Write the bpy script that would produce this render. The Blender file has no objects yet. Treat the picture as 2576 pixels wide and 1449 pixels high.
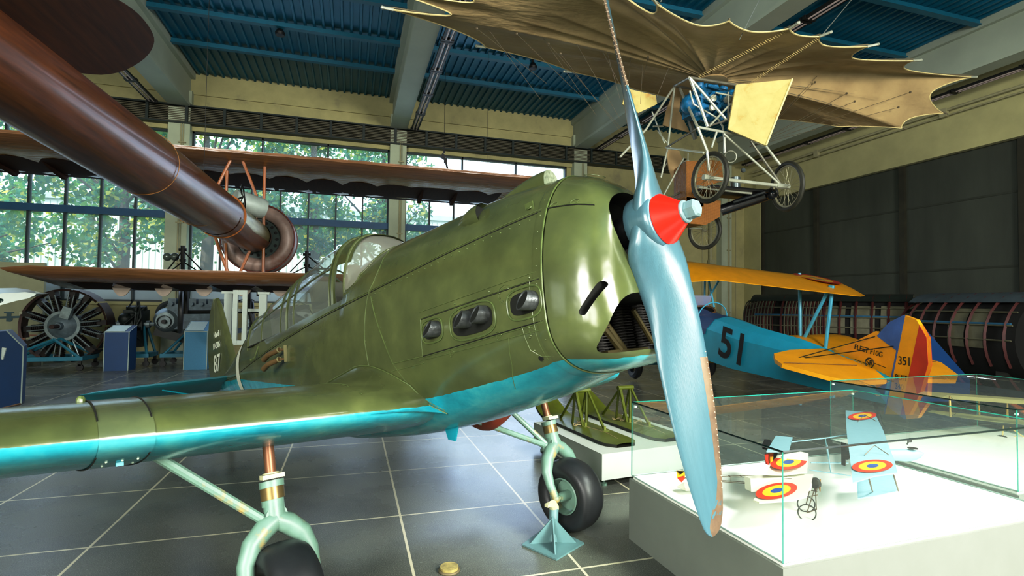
import bpy, math, random
from mathutils import Vector as V, Matrix, Quaternion
random.seed(7)
SC = bpy.context.scene
COL = SC.collection
PI = math.pi
cos, sin = math.cos, math.sin

# ---------------------------------------------------------------- camera
IW, IH, FPX = 2576.0, 1449.0, 1325.524
PITCH, ROLL, YAW = 0.0313358856527565, 0.012932522166701465, 0.29586685908299465
CAM = V((0, 0, 1.6))
FW = V((sin(YAW)*cos(PITCH), cos(YAW)*cos(PITCH), sin(PITCH)))
_r0 = V((cos(YAW), -sin(YAW), 0)); _u0 = _r0.cross(FW)
RT = _r0*cos(ROLL)+_u0*sin(ROLL); UP = RT.cross(FW)
def ray(x, y): return FW+RT*((x-IW/2)/FPX)-UP*((y-IH/2)/FPX)
def PY(x, y, Y): d = ray(x, y); return CAM+d*((Y-CAM.y)/d.y)      # survey point on the plane Y
def PX(x, y, X): d = ray(x, y); return CAM+d*((X-CAM.x)/d.x)
def PZ(x, y, Z=0.0): d = ray(x, y); return CAM+d*((Z-CAM.z)/d.z)
def PD(x, y, D): return CAM+ray(x, y)*D
cam = bpy.data.cameras.new('camera'); cam.sensor_width = 36; cam.lens = 36*FPX/IW
cam.clip_start = .05; cam.clip_end = 400
co = bpy.data.objects.new('camera', cam); COL.objects.link(co)
M4 = Matrix((RT, UP, -FW)).transposed().to_4x4(); M4.translation = CAM
co.matrix_world = M4; SC.camera = co

# ---------------------------------------------------------------- materials
def lin(c): return c/12.92 if c <= .04045 else ((c+.055)/1.055)**2.4
def H(s):
    s = s.lstrip('#'); return tuple(lin(int(s[i:i+2], 16)/255) for i in (0, 2, 4))
MATS = {}
def N(nt, t, **k):
    n = nt.nodes.new(t)
    for a, b in k.items():
        if a.startswith('i_'):
            n.inputs[a[2:].replace('_', ' ')].default_value = b
        else: setattr(n, a, b)
    return n
def newmat(name):
    m = bpy.data.materials.new(name); m.use_nodes = True
    nt = m.node_tree; b = nt.nodes['Principled BSDF']
    return m, nt, b
def ramp(nt, src, stops, interp='LINEAR'):
    r = nt.nodes.new('ShaderNodeValToRGB'); r.color_ramp.interpolation = interp
    e = r.color_ramp.elements
    while len(e) > len(stops): e.remove(e[-1])
    while len(e) < len(stops): e.new(.5)
    for k, (p, c) in enumerate(stops):
        e[k].position = p; e[k].color = (*c, 1) if len(c) == 3 else c
    nt.links.new(src, r.inputs[0]); return r
def mat(name, col, rough=.5, metal=0, var=.15, scale=4, bump=0, bscale=40, coat=0, spec=.5, stretch=None, emit=None, dirt=None):
    if name in MATS: return MATS[name]
    m, nt, b = newmat(name)
    c = H(col) if isinstance(col, str) else col
    tc = N(nt, 'ShaderNodeTexCoord'); src = tc.outputs['Object']
    if stretch:
        mp = N(nt, 'ShaderNodeMapping'); mp.inputs['Scale'].default_value = stretch
        nt.links.new(src, mp.inputs[0]); src = mp.outputs[0]
    n = N(nt, 'ShaderNodeTexNoise', i_Scale=scale, i_Detail=6.0, i_Roughness=.6); nt.links.new(src, n.inputs['Vector'])
    lo = tuple(x*(1-var) for x in c); hi = tuple(min(1, x*(1+var)) for x in c)
    st = [(.3, lo), (.7, hi)]
    if dirt: st = [(.28, H(dirt) if isinstance(dirt, str) else dirt), (.42, lo), (.7, hi)]
    r = ramp(nt, n.outputs['Fac'], st)
    nt.links.new(r.outputs[0], b.inputs['Base Color'])
    b.inputs['Roughness'].default_value = rough; b.inputs['Metallic'].default_value = metal
    b.inputs['Coat Weight'].default_value = coat; b.inputs['Coat Roughness'].default_value = .08
    b.inputs['Specular IOR Level'].default_value = spec
    if bump:
        n2 = N(nt, 'ShaderNodeTexNoise', i_Scale=bscale, i_Detail=4.0); nt.links.new(src, n2.inputs['Vector'])
        bp = N(nt, 'ShaderNodeBump', i_Strength=bump, i_Distance=.01)
        nt.links.new(n2.outputs['Fac'], bp.inputs['Height']); nt.links.new(bp.outputs[0], b.inputs['Normal'])
    if emit:
        b.inputs['Emission Color'].default_value = (*c, 1); b.inputs['Emission Strength'].default_value = emit
    MATS[name] = m; return m
def glassmat(name, tint=(1, 1, 1), fac=.06, rough=.01, haze=0, hcol=(.8, .9, .88), ior=1.42, glow=0):
    m = bpy.data.materials.new(name); m.use_nodes = True; nt = m.node_tree
    for n in list(nt.nodes): nt.nodes.remove(n)
    out = N(nt, 'ShaderNodeOutputMaterial')
    tr = N(nt, 'ShaderNodeBsdfTransparent'); tr.inputs[0].default_value = (*tint, 1)
    gl = N(nt, 'ShaderNodeBsdfGlossy'); gl.inputs['Roughness'].default_value = rough
    fr = N(nt, 'ShaderNodeLayerWeight'); fr.inputs[0].default_value = .5
    pw = N(nt, 'ShaderNodeMath', operation='POWER'); pw.inputs[1].default_value = 5; nt.links.new(fr.outputs['Facing'], pw.inputs[0])
    mr = N(nt, 'ShaderNodeMapRange'); mr.inputs['To Min'].default_value = fac; mr.inputs['To Max'].default_value = .9
    nt.links.new(pw.outputs[0], mr.inputs[0])
    mx = N(nt, 'ShaderNodeMixShader'); nt.links.new(mr.outputs[0], mx.inputs[0]); nt.links.new(tr.outputs[0], mx.inputs[1]); nt.links.new(gl.outputs[0], mx.inputs[2])
    last = mx
    if haze:
        df = N(nt, 'ShaderNodeBsdfDiffuse'); df.inputs[0].default_value = (*hcol, 1)
        m2 = N(nt, 'ShaderNodeMixShader'); m2.inputs[0].default_value = haze
        nt.links.new(mx.outputs[0], m2.inputs[1]); nt.links.new(df.outputs[0], m2.inputs[2]); last = m2
    if glow:
        tl = N(nt, 'ShaderNodeBsdfTranslucent'); tl.inputs[0].default_value = (*hcol, 1)
        m3 = N(nt, 'ShaderNodeMixShader'); m3.inputs[0].default_value = glow
        nt.links.new(last.outputs[0], m3.inputs[1]); nt.links.new(tl.outputs[0], m3.inputs[2]); last = m3
    nt.links.new(last.outputs[0], out.inputs[0]); return m

# ---------------------------------------------------------------- mesh builder
def tovec(p): return V(p)
def frame(d):
    d = V(d).normalized(); a = V((0, 0, 1)) if abs(d.z) < .9 else V((1, 0, 0))
    u = d.cross(a).normalized(); return u, d.cross(u).normalized(), d
class MB:
    def __init__(s): s.v = []; s.f = []; s.mi = []; s.k = 0
    def add(s, vs, fs):
        o = len(s.v); s.v += [V(p) for p in vs]
        for f in fs: s.f.append([i+o for i in f]); s.mi.append(s.k)
        return s
    def box(s, c, d, R=None):
        c = V(c); h = [x/2 for x in d]
        vs = [V((sx*h[0], sy*h[1], sz*h[2])) for sz in (-1, 1) for sy in (-1, 1) for sx in (-1, 1)]
        if R is not None:
            if not isinstance(R, Matrix): R = Matrix.Rotation(R, 3, 'Z')
            vs = [R @ p for p in vs]
        return s.add([c+p for p in vs], [(0, 2, 3, 1), (4, 5, 7, 6), (0, 1, 5, 4), (2, 6, 7, 3), (0, 4, 6, 2), (1, 3, 7, 5)])
    def bb(s, a, b): a = V(a); b = V(b); return s.box((a+b)/2, [abs(b[i]-a[i]) for i in range(3)])
    def loft(s, rings, cap=True, closed=True):
        n = len(rings[0]); o = []
        vs = [p for r in rings for p in r]; fs = []
        for i in range(len(rings)-1):
            for j in range(n if closed else n-1):
                k = (j+1) % n; fs.append((i*n+j, i*n+k, (i+1)*n+k, (i+1)*n+j))
        if cap and closed:
            fs.append(tuple(range(n-1, -1, -1))); fs.append(tuple((len(rings)-1)*n+j for j in range(n)))
        return s.add(vs, fs)
    def tube(s, pts, r, n=8, closed=False, cap=True):
        pts = [V(p) for p in pts]; m = len(pts)
        rr = r if isinstance(r, (list, tuple)) else [r]*m
        rings = []; u = None
        for i, p in enumerate(pts):
            if closed: t = pts[(i+1) % m]-pts[i-1]
            else: t = pts[min(i+1, m-1)]-pts[max(i-1, 0)]
            if t.length < 1e-9: t = V((0, 0, 1))
            t.normalize()
            if u is None: u = frame(t)[0]
            else:
                u = u-t*u.dot(t); u = frame(t)[0] if u.length < 1e-6 else u.normalized()
            w = t.cross(u)
            rings.append([p+(u*cos(2*PI*k/n)+w*sin(2*PI*k/n))*rr[i] for k in range(n)])
        if closed: rings.append(rings[0]); return s.loft(rings, cap=False)
        return s.loft(rings, cap=cap)
    def lathe(s, prof, o, ax, n=24, cap=True):           # prof: (radius, height)
        u, w, d = frame(ax); o = V(o)
        return s.loft([[o+d*h+(u*cos(2*PI*k/n)+w*sin(2*PI*k/n))*r for k in range(n)] for r, h in prof], cap=cap)
    def torus(s, c, ax, R, r, n=32, m=8):
        u, w, d = frame(ax); c = V(c)
        return s.tube([c+(u*cos(2*PI*k/n)+w*sin(2*PI*k/n))*R for k in range(n)], r, m, closed=True)
    def prism(s, poly, vec):
        poly = [V(p) for p in poly]; vec = V(vec); return s.loft([poly, [p+vec for p in poly]])
    def ball(s, c, r, n=8, m=5, sc=(1, 1, 1)):
        c = V(c); rings = []
        for i in range(m+1):
            a = PI*i/m; q = max(sin(a), .001)
            rings.append([c+V((cos(2*PI*k/n)*q*r*sc[0], sin(2*PI*k/n)*q*r*sc[1], cos(a)*r*sc[2])) for k in range(n)])
        return s.loft(rings, cap=False)
    def sheet(s, rows):
        n = len(rows[0]); return s.add([p for r in rows for p in r], [(i*n+j, i*n+j+1, (i+1)*n+j+1, (i+1)*n+j) for i in range(len(rows)-1) for j in range(n-1)])
    def arc(s, c, a, b, R, r, a0, a1, n=16, m=6):
        c = V(c); a = V(a).normalized(); b = V(b).normalized()
        return s.tube([c+(a*cos(a0+(a1-a0)*k/n)+b*sin(a0+(a1-a0)*k/n))*R for k in range(n+1)], r, m)
    def build(s, name, m, parent=None, local=False, ang=35, smooth=True, flip=False):
        me = bpy.data.meshes.new(name)
        vs = s.v
        if parent is not None and not local:
            inv = MW[parent.name].inverted(); vs = [inv @ p for p in vs]
        me.from_pydata([tuple(p) for p in vs], [], s.f)
        ms = m if isinstance(m, (list, tuple)) else [m]
        for q in ms: me.materials.append(q)
        if len(ms) > 1: me.polygons.foreach_set('material_index', s.mi)
        me.update()
        import bmesh
        bm = bmesh.new(); bm.from_mesh(me); bmesh.ops.remove_doubles(bm, verts=bm.verts, dist=1e-5)
        bmesh.ops.recalc_face_normals(bm, faces=bm.faces)
        if flip: bmesh.ops.reverse_faces(bm, faces=bm.faces)
        bm.to_mesh(me); bm.free()
        if smooth:
            me.polygons.foreach_set('use_smooth', [True]*len(me.polygons))
            me.set_sharp_from_angle(angle=math.radians(ang))
        ob = bpy.data.objects.new(name, me); COL.objects.link(ob)
        if parent is not None:
            ob.parent = parent; MW[ob.name] = MW[parent.name].copy()
        else: MW[ob.name] = Matrix()
        return ob
MW = {}
def tag(o, label, cat, group=None, kind=None):
    o['label'] = label; o['category'] = cat
    if group: o['group'] = group
    if kind: o['kind'] = kind
    return o
def thing(name, label, cat, loc=(0, 0, 0), group=None, M=None):
    o = bpy.data.objects.new(name, None); COL.objects.link(o); o.empty_display_size = .1
    mm = M.copy() if M is not None else Matrix.Translation(V(loc))
    o.matrix_world = mm; MW[o.name] = mm
    return tag(o, label, cat, group)
def struct(o): o['kind'] = 'structure'; return o
def single(mb, name, m, label, cat, group=None, **k):
    """one-mesh thing with its origin at its lowest middle point"""
    lo = V([min(p[i] for p in mb.v) for i in range(3)]); hi = V([max(p[i] for p in mb.v) for i in range(3)])
    c = V(((lo.x+hi.x)/2, (lo.y+hi.y)/2, lo.z)); mb.v = [p-c for p in mb.v]
    o = mb.build(name, m, **k); o.location = c; MW[o.name] = Matrix.Translation(c)
    return tag(o, label, cat, group)
def copy_tree(o, parent=None):
    c = o.copy(); COL.objects.link(c)
    if parent is not None: c.parent = parent
    for ch in [x for x in bpy.data.objects if x.parent == o]: copy_tree(ch, c)
    return c
def text_mesh(body, name, size, m, M, parent, ext=.002, sx=1, bold=0):
    cu = bpy.data.curves.new(name, 'FONT'); cu.body = body; cu.size = size; cu.extrude = ext; cu.offset = bold; cu.align_x = 'CENTER'; cu.align_y = 'CENTER'
    to = bpy.data.objects.new(name, cu); COL.objects.link(to)
    dg = bpy.context.evaluated_depsgraph_get(); me = bpy.data.meshes.new_from_object(to.evaluated_get(dg))
    bpy.data.objects.remove(to)
    me.transform(M @ Matrix.Diagonal((sx, 1, 1, 1))); me.materials.clear(); me.materials.append(m)
    o = bpy.data.objects.new(name, me); COL.objects.link(o); o.parent = parent; MW[o.name] = MW[parent.name]
    return o
def basis(o, x, y):                       # matrix with given origin, x and y axes
    x = V(x).normalized(); y = V(y); y = (y-x*y.dot(x)).normalized(); z = x.cross(y)
    M = Matrix((x, y, z)).transposed().to_4x4(); M.translation = V(o); return M
def boolean(ob, cutters):
    dg = bpy.context.evaluated_depsgraph_get
    for c in cutters:
        md = ob.modifiers.new('b', 'BOOLEAN'); md.operation = 'DIFFERENCE'; md.solver = 'EXACT'; md.object = c
    me = bpy.data.meshes.new_from_object(ob.evaluated_get(dg()))
    ob.modifiers.clear(); ob.data = me
    for c in cutters: bpy.data.objects.remove(c)
def lerp(a, b, t): return a+(b-a)*t
def crv(tab, x):                          # table of rows (x, values...), smooth interpolation
    tab = sorted(tab)
    if x <= tab[0][0]: return tab[0][1:]
    if x >= tab[-1][0]: return tab[-1][1:]
    for i in range(len(tab)-1):
        if tab[i][0] <= x <= tab[i+1][0]: break
    a, b = tab[i], tab[i+1]; t = (x-a[0])/(b[0]-a[0]); out = []
    for k in range(1, len(a)):
        h = b[0]-a[0]; d = (b[k]-a[k])/h
        d0 = (a[k]-tab[i-1][k])/(a[0]-tab[i-1][0]) if i > 0 else d
        d1 = (tab[i+2][k]-b[k])/(tab[i+2][0]-b[0]) if i+2 < len(tab) else d
        m0 = 0 if d0*d <= 0 else 2*d0*d/(d0+d); m1 = 0 if d1*d <= 0 else 2*d1*d/(d1+d)
        out.append((2*t**3-3*t*t+1)*a[k]+(t**3-2*t*t+t)*h*m0+(-2*t**3+3*t*t)*b[k]+(t**3-t*t)*h*m1)
    return out
# ---------------------------------------------------------------- setting
YW, XR, ZC = 16.6, 14.3, 8.0
XL, YB = -13.0, -7.0
cream = mat('cream_wall', '#b9b585', .75, var=.12, scale=1.2, bump=.15, bscale=12)
cream2 = mat('cream_wall_stained', '#b3ad7c', .8, var=.1, scale=1.6, dirt='#948f6d')
colm = mat('column_paint', '#b4bda6', .7, var=.08, scale=2)
beamm = mat('beam_paint', '#aab4a4', .75, var=.08, scale=1)
roofb = mat('roof_blue', '#0f6a88', .4, var=.12, scale=2, metal=.3)
purl = mat('purlin_blue', '#0f6580', .5, var=.1)
bluefr = mat('frame_blue', '#1b5580', .5, var=.1)
dkfr = mat('mullion_dark', '#1b2d33', .5)
dkgr = mat('louvre_green', '#14241f', .55, var=.2)
slat = mat('louvre_slat', '#5b5641', .6, var=.2)
doorm = mat('door_sheet', '#3d4238', .7, var=.3, scale=1.3, stretch=(1, 1.2, .25))
doorm2 = mat('door_post', '#2c2b1e', .7, var=.3)
pipe = mat('pipe_cream', '#a8a480', .6, var=.1)
black = mat('black_paint', '#0c0d0e', .5, var=.2)
glass = glassmat('window_glass', (.90, .97, .99), .02, glow=.16, hcol=(.72, .88, .95))

def floor_mat():
    m, nt, b = newmat('terrazzo'); L = nt.links
    tc = N(nt, 'ShaderNodeTexCoord'); sp = N(nt, 'ShaderNodeSeparateXYZ'); L.new(tc.outputs['Object'], sp.inputs[0])
    def line(sock, off, per, half):
        a = N(nt, 'ShaderNodeMath', operation='SUBTRACT'); a.inputs[1].default_value = off-per/2; L.new(sock, a.inputs[0])
        d = N(nt, 'ShaderNodeMath', operation='DIVIDE'); d.inputs[1].default_value = per; L.new(a.outputs[0], d.inputs[0])
        f = N(nt, 'ShaderNodeMath', operation='FRACT'); L.new(d.outputs[0], f.inputs[0])
        s_ = N(nt, 'ShaderNodeMath', operation='SUBTRACT'); s_.inputs[1].default_value = .5; L.new(f.outputs[0], s_.inputs[0])
        ab = N(nt, 'ShaderNodeMath', operation='ABSOLUTE'); L.new(s_.outputs[0], ab.inputs[0])
        c = N(nt, 'ShaderNodeMath', operation='LESS_THAN'); c.inputs[1].default_value = half/per; L.new(ab.outputs[0], c.inputs[0]); return c.outputs[0]
    lx = line(sp.outputs[0], -2.565, .9844, .0085); ly = line(sp.outputs[1], 6.278, 1.0957, .0085)
    mx = N(nt, 'ShaderNodeMath', operation='MAXIMUM'); L.new(lx, mx.inputs[0]); L.new(ly, mx.inputs[1])
    n1 = N(nt, 'ShaderNodeTexNoise', i_Scale=1.3, i_Detail=5.0); L.new(tc.outputs['Object'], n1.inputs[0])
    r1 = ramp(nt, n1.outputs['Fac'], [(.3, H('#5d6059')), (.7, H('#7b7e72'))])
    n2 = N(nt, 'ShaderNodeTexNoise', i_Scale=170.0, i_Detail=2.0); L.new(tc.outputs['Object'], n2.inputs[0])
    r2 = ramp(nt, n2.outputs['Fac'], [(.35, (.55, .55, .55)), (.6, (1, 1, 1)), (.72, (1.7, 1.7, 1.6))])
    mu = N(nt, 'ShaderNodeMixRGB', blend_type='MULTIPLY'); mu.inputs[0].default_value = 1; L.new(r1.outputs[0], mu.inputs[1]); L.new(r2.outputs[0], mu.inputs[2])
    n3 = N(nt, 'ShaderNodeTexNoise', i_Scale=2.6, i_Detail=3.0); L.new(tc.outputs['Object'], n3.inputs[0])
    r3 = ramp(nt, n3.outputs['Fac'], [(.25, (.84, .84, .84)), (.45, (1, 1, 1))])
    m3 = N(nt, 'ShaderNodeMixRGB', blend_type='MULTIPLY'); m3.inputs[0].default_value = 1; L.new(mu.outputs[0], m3.inputs[1]); L.new(r3.outputs[0], m3.inputs[2])
    m4 = N(nt, 'ShaderNodeMixRGB'); L.new(mx.outputs[0], m4.inputs[0]); L.new(m3.outputs[0], m4.inputs[1]); m4.inputs[2].default_value = (*H('#cfc8ad'), 1)
    L.new(m4.outputs[0], b.inputs['Base Color'])
    rr = N(nt, 'ShaderNodeMapRange'); rr.inputs['To Min'].default_value = .16; rr.inputs['To Max'].default_value = .38; L.new(n1.outputs['Fac'], rr.inputs[0]); L.new(rr.outputs[0], b.inputs['Roughness'])
    b.inputs['Specular IOR Level'].default_value = .45
    return m
f = MB().bb((XL, YB, -.2), (XR, YW, 0)); struct(f.build('floor', floor_mat(), smooth=False))

# window wall, with three glazed bays between the columns
COLX = [(-10.95, -10.4), (-4.87, -4.34), (1.04, 1.53), (7.12, 7.6), (13.05, 13.5)]
BAYS = [(XL, -10.95, 0), (-10.4, -4.87, 1), (-4.34, 1.04, 1), (1.53, 7.0, 1)]
ZS, ZH = 1.55, 6.32
w = MB()
w.bb((XL, YW, 0), (XR, YW+.3, ZS)); w.bb((XL, YW, ZH), (XR, YW+.3, ZC+.2))
w.bb((XL, YW, ZS), (-10.4, YW+.3, ZH)); w.bb((-4.87, YW, ZS), (-4.34, YW+.3, ZH)); w.bb((1.04, YW, ZS), (1.53, YW+.3, ZH)); w.bb((6.95, YW, ZS), (XR, YW+.3, ZH))
struct(w.build('wall_back', cream2, smooth=False))
t = MB()                                     # raised concrete courses above the louvre band
for a, b in ((-10.4, -4.87), (-4.45, 1.12), (1.6, 7.12), (7.65, 13.05)):
    t.bb((a, YW-.05, 7.36), (b, YW, 7.93)); t.bb((a, YW-.02, 6.5), (b, YW, 7.32))
    if a < 7: t.bb((a, YW-.1, ZH), (b, YW, ZH+.14))
struct(t.build('trim_1', cream2, smooth=False))
t = MB().bb((XL, YW-.08, ZS-.09), (7.0, YW, ZS)); struct(t.build('trim_2', cream, smooth=False))
for i, (a, b) in enumerate(COLX):
    c = MB().bb((a, YW-.28, 0), (b, YW, 6.9)).bb((b-.16, YW-.2, 6.9), (b, YW, 7.4)).bb((a, YW-.2, 6.9), (a+.12, YW, 7.4))
    c = c.build('concrete_column', colm, smooth=False); struct(c)
    cd = MB().tube([(lerp(a, b, .62), YW-.31, .6), (lerp(a, b, .62), YW-.31, 6.5)], .018).tube([(lerp(a, b, .72), YW-.31, .6), (lerp(a, b, .72), YW-.31, 6.5)], .012)
    for z in (1.4, 2.6, 3.7, 4.9, 5.9): cd.bb((lerp(a, b, .5), YW-.34, z), (lerp(a, b, .85), YW-.28, z+.03))
    cd.build('conduit', pipe, c)
def window(n, a, b, zs, zh, nlow, ntop, lowpane=True):
    o = MB(); y0, y1 = YW-.02, YW+.1
    o.bb((a, y0, zs), (a+.05, y1, zh)); o.bb((b-.05, y0, zs), (b, y1, zh)); o.bb((a, y0, zs), (b, y1, zs+.05)); o.bb((a, y0, zh-.05), (b, y1, zh))
    fr = o.build('window_%d' % n, dkfr, smooth=False); struct(fr)
    bl = MB().bb((a, y0-.06, 3.86), (b, y1, 4.05)); bl.build('transom', bluefr, fr, smooth=False)
    bl = MB().bb((a, y0-.01, 5.1), (b, y1, 5.18)); bl.build('transom', dkfr, fr, smooth=False)
    mu = MB()
    for k in range(1, nlow):
        x = lerp(a, b, k/nlow); mu.bb((x-.022, y0, 2.1 if k % 2 else zs), (x+.022, y1, 5.12))
    for k in range(1, ntop):
        x = lerp(a, b, k/ntop); mu.bb((x-.022, y0, 5.12), (x+.022, y1, zh))
    mu.bb((a, y0, 2.06), (b, y1, 2.12)); mu.build('mullion', dkfr, fr, smooth=False)
    MB().add([(a, YW+.04, zs), (b, YW+.04, zs), (b, YW+.04, zh), (a, YW+.04, zh)], [(0, 1, 2, 3)]).build('pane', glass, fr, smooth=False)
    return fr
window(1, -10.4, -4.87, ZS, ZH, 7, 3); window(2, -4.34, 1.04, ZS, ZH, 7, 3); window(3, 1.53, 6.95, ZS, ZH, 7, 3)
frost = mat('frosted_panel', '#c9cfd8', .5, var=.04)
fp = MB()
for a, b in ((-10.4, -4.87), (-4.34, 1.04)): fp.bb((a+.05, YW+.12, ZS), (b-.05, YW+.13, 2.08))
struct(fp.build('trim_3', frost, smooth=False))
# louvre duct
lv = thing('louvre_duct', 'dark green slatted duct running along the wall above the windows', 'duct', (-2, YW-.3, 6.45))
fr = MB(); sl = MB(); x = -11.0; hs = .46
fr.bb((XL, YW-.34, 6.92), (11.5, YW-.02, 6.96)); fr.bb((XL, YW-.34, 6.44), (11.5, YW-.02, 6.48))
while x < 11.4:
    fr.bb((x, YW-.35, 6.45), (x+.07, YW-.02, 6.95)); x += .935
for k in range(9): sl.bb((XL, YW-.3, 6.5+k*.047), (11.5, YW-.24, 6.52+k*.047))
fr.build('duct_frame', dkgr, lv, smooth=False); sl.build('slats', slat, lv, smooth=False)
MB().bb((XL, YW-.22, 6.46), (11.5, YW-.1, 6.94)).build('duct_back', dkgr, lv, smooth=False)

# right wall with the big sliding hangar door
w = MB().bb((XR, YB, 5.55), (XR+.3, YW, ZC+.2)).bb((XR, 15.75, 0), (XR+.3, YW, 5.55)).bb((XR, YB, 0), (XR+.3, YB+1.5, 5.55))
struct(w.build('wall_right', cream, smooth=False))
t = MB().bb((XR-.12, YB, 5.5), (XR+.05, 15.85, 6.35)); struct(t.build('trim_4', cream, smooth=False))
t = MB().bb((9.6, YW-.03, 0), (9.62, YW, 6.4)).bb((11.4, YW-.03, 0), (11.42, YW, 6.4)).bb((12.4, YW-.03, 0), (12.42, YW, 6.4)).bb((13.9, YW-.02, 0), (13.92, YW, 6.4))
struct(t.build('trim_5', pipe, smooth=False))
dr = MB()
ys = [15.75, 13.4, 10.6, 7.9, 5.0, 2.0, -1, -4, YB+1.5]
for a, b in zip(ys[1:], ys): dr.bb((XR+.12, a+.06, 0), (XR+.16, b-.06, 5.55))
d = struct(dr.build('door_1', doorm, smooth=False))
dp = MB()
for y in ys: dp.bb((XR+.02, y-.07, 0), (XR+.2, y+.07, 5.55))
dp.build('door_post', doorm2, d, smooth=False)
dq = MB()
for z in (1.1, 2.6, 4.3): dq.bb((XR+.1, YB+1.5, z), (XR+.13, 15.75, z+.05))
dq.build('door_rail', mat('door_rail', '#33372c', .7), d, smooth=False)
pp = MB().tube([(XR-.12, 16, 6.62), (XR-.12, -4, 6.62)], .035).tube([(XR-.12, 16, 6.48), (XR-.12, -4, 6.48)], .02)
for y in (13.2, 9.4, 5.6): pp.box((XR-.12, y, 6.56), (.1, .16, .22))
tag(pp.build('wall_pipe', pipe), 'pair of painted pipes running along the wall over the hangar door', 'pipe')
vp = MB().tube([(12.7, YW-.12, 0), (12.7, YW-.12, 6.3)], .06, 10).bb((12.6, YW-.2, 3.2), (12.85, YW-.1, 3.35))
tag(vp.build('downpipe', pipe), 'cream vertical downpipe in the far corner behind the yellow biplane', 'pipe')

# left and rear walls (out of frame, they close the hall and carry its daylight)
struct(MB().bb((XL-.3, YB, 0), (XL, YW, ZC+.2)).build('wall_left', cream, smooth=False))
struct(MB().bb((XL, YB-.3, 0), (XR, YB, ZC+.2)).build('wall_front', cream, smooth=False))

# roof: corrugated sheet, purlins, beams
rows = []; x = XL; P_ = .205
prof = []
while x < XR+.2:
    prof += [(x, ZC), (x+.125, ZC), (x+.14, ZC-.055), (x+.185, ZC-.055), (x+.2, ZC)]; x += P_
rf = MB().sheet([[(a, YB, z) for a, z in prof], [(a, YW, z) for a, z in prof]])
struct(rf.build('ceiling', roofb, smooth=False))
struct(MB().bb((XL, YB, ZC+.1), (XR, YW, ZC+.2)).build('ceiling_deck', purl, smooth=False))
for y in (14.45, 12.85, 11.2, 9.5, 7.9, 6.2, 4.6, 3.0, 1.4, -.2, -2.0, -4):
    struct(MB().bb((XL, y-.03, ZC-.16), (XR, y+.03, ZC-.05)).bb((XL, y-.07, ZC-.17), (XR, y+.07, ZC-.15)).build('trim_6', purl, smooth=False))
def light_fitting(x, y, z, L_, lab):
    o = thing('ceiling_light', lab, 'light', (x, y, z), group='tube light fittings on ' + lab.split('beside ')[1])
    MB().bb((x-.11, y-L_/2, z), (x-.07, y+L_/2, z+.05)).bb((x+.07, y-L_/2, z), (x+.11, y+L_/2, z+.05)).bb((x-.13, y-L_/2-.03, z-.01), (x+.13, y-L_/2+.03, z+.06)).bb((x-.13, y+L_/2-.03, z-.01), (x+.13, y+L_/2+.03, z+.06)).bb((x-.02, y-L_/2, z+.03), (x+.02, y+L_/2, z+.06)).build('light_frame', black, o, smooth=False)
    tm = mat('tube_glass', '#b9a8a4', .25, var=.05)
    for sx in (-.045, .045): MB().tube([(x+sx, y-L_/2+.03, z), (x+sx, y+L_/2-.03, z)], .018, 8).build('tube', tm, o)
for i, (a, b) in enumerate(COLX[:5]):
    m_ = (a+b)/2
    c = MB().bb((a, YB, 6.93), (b, YW, 7.02)).bb((a+.07, YB, 7.02), (b-.07, YW, 7.93)).bb((a-.04, YB, 7.78), (b+.04, YW, 8.0))
    struct(c.build('roof_beam', beamm, smooth=False))
    for k in range(7):
        y = 16.0-k*1.42-.7
        if i in (1, 2, 3, 4) and y > 6:
            light_fitting({1: a-.28, 2: b+.2, 3: b+.25, 4: b+.3}[i], y, 6.84, 1.34, 'unlit twin tube light fitting slung beside the %s concrete roof beam' % {1: 'leftmost', 2: 'middle', 3: 'third', 4: 'hangar door side'}[i])
# small fittings
for px, py in ((705, 72), (1341, 158)):
    p = PZ(px, py, 7.85)
    o = MB().tube([p+V((0, 0, .1)), p], .03).lathe([(.05, 0), (.11, -.1), (.1, -.16), (.03, -.18)], p, (0, 0, 1), 12)
    tag(o.build('roof_lamp', black), 'small black lamp under the blue roof, %s' % ('in the left bay' if px < 900 else 'beside the batwing canopy'), 'lamp', 'small black roof lamps')
p = PY(1117, 380, 13.0)
hk = thing('hanging_hoist', 'small black hoist block hanging on a thin wire before the windows', 'hoist', p)
MB().tube([(p.x, p.y, ZC-.05), p+V((0, 0, .1))], .006, 5).build('wire', black, hk)
MB().tube([p+V((0, 0, .1)), p-V((0, 0, .05))], .02).box(p-V((.02, 0, .14)), (.12, .1, .1), Matrix.Rotation(.6, 3, 'Y')).box(p-V((-.04, 0, .24)), (.07, .07, .12)).tube([p-V((-.05, 0, .28)), p-V((-.1, 0, .45)), p-V((-.04, 0, .5))], .025).build('block', black, hk)
p = PZ(1130, 1436, 0.0)
fl = thing('floor_socket', 'round worn brass floor socket cap set in the floor between the two main wheels', 'socket', p)
MB().lathe([(.0, .0), (.055, .0), (.055, .028), (.0, .028)], p, (0, 0, 1), 24).build('cap', mat('worn_brass', '#b9a96f', .45, .3, var=.35, scale=30), fl)
MB().torus(p+V((0, 0, .006)), (0, 0, 1), .058, .008).build('ring', mat('socket_ring', '#6a6148', .6), fl)

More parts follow.
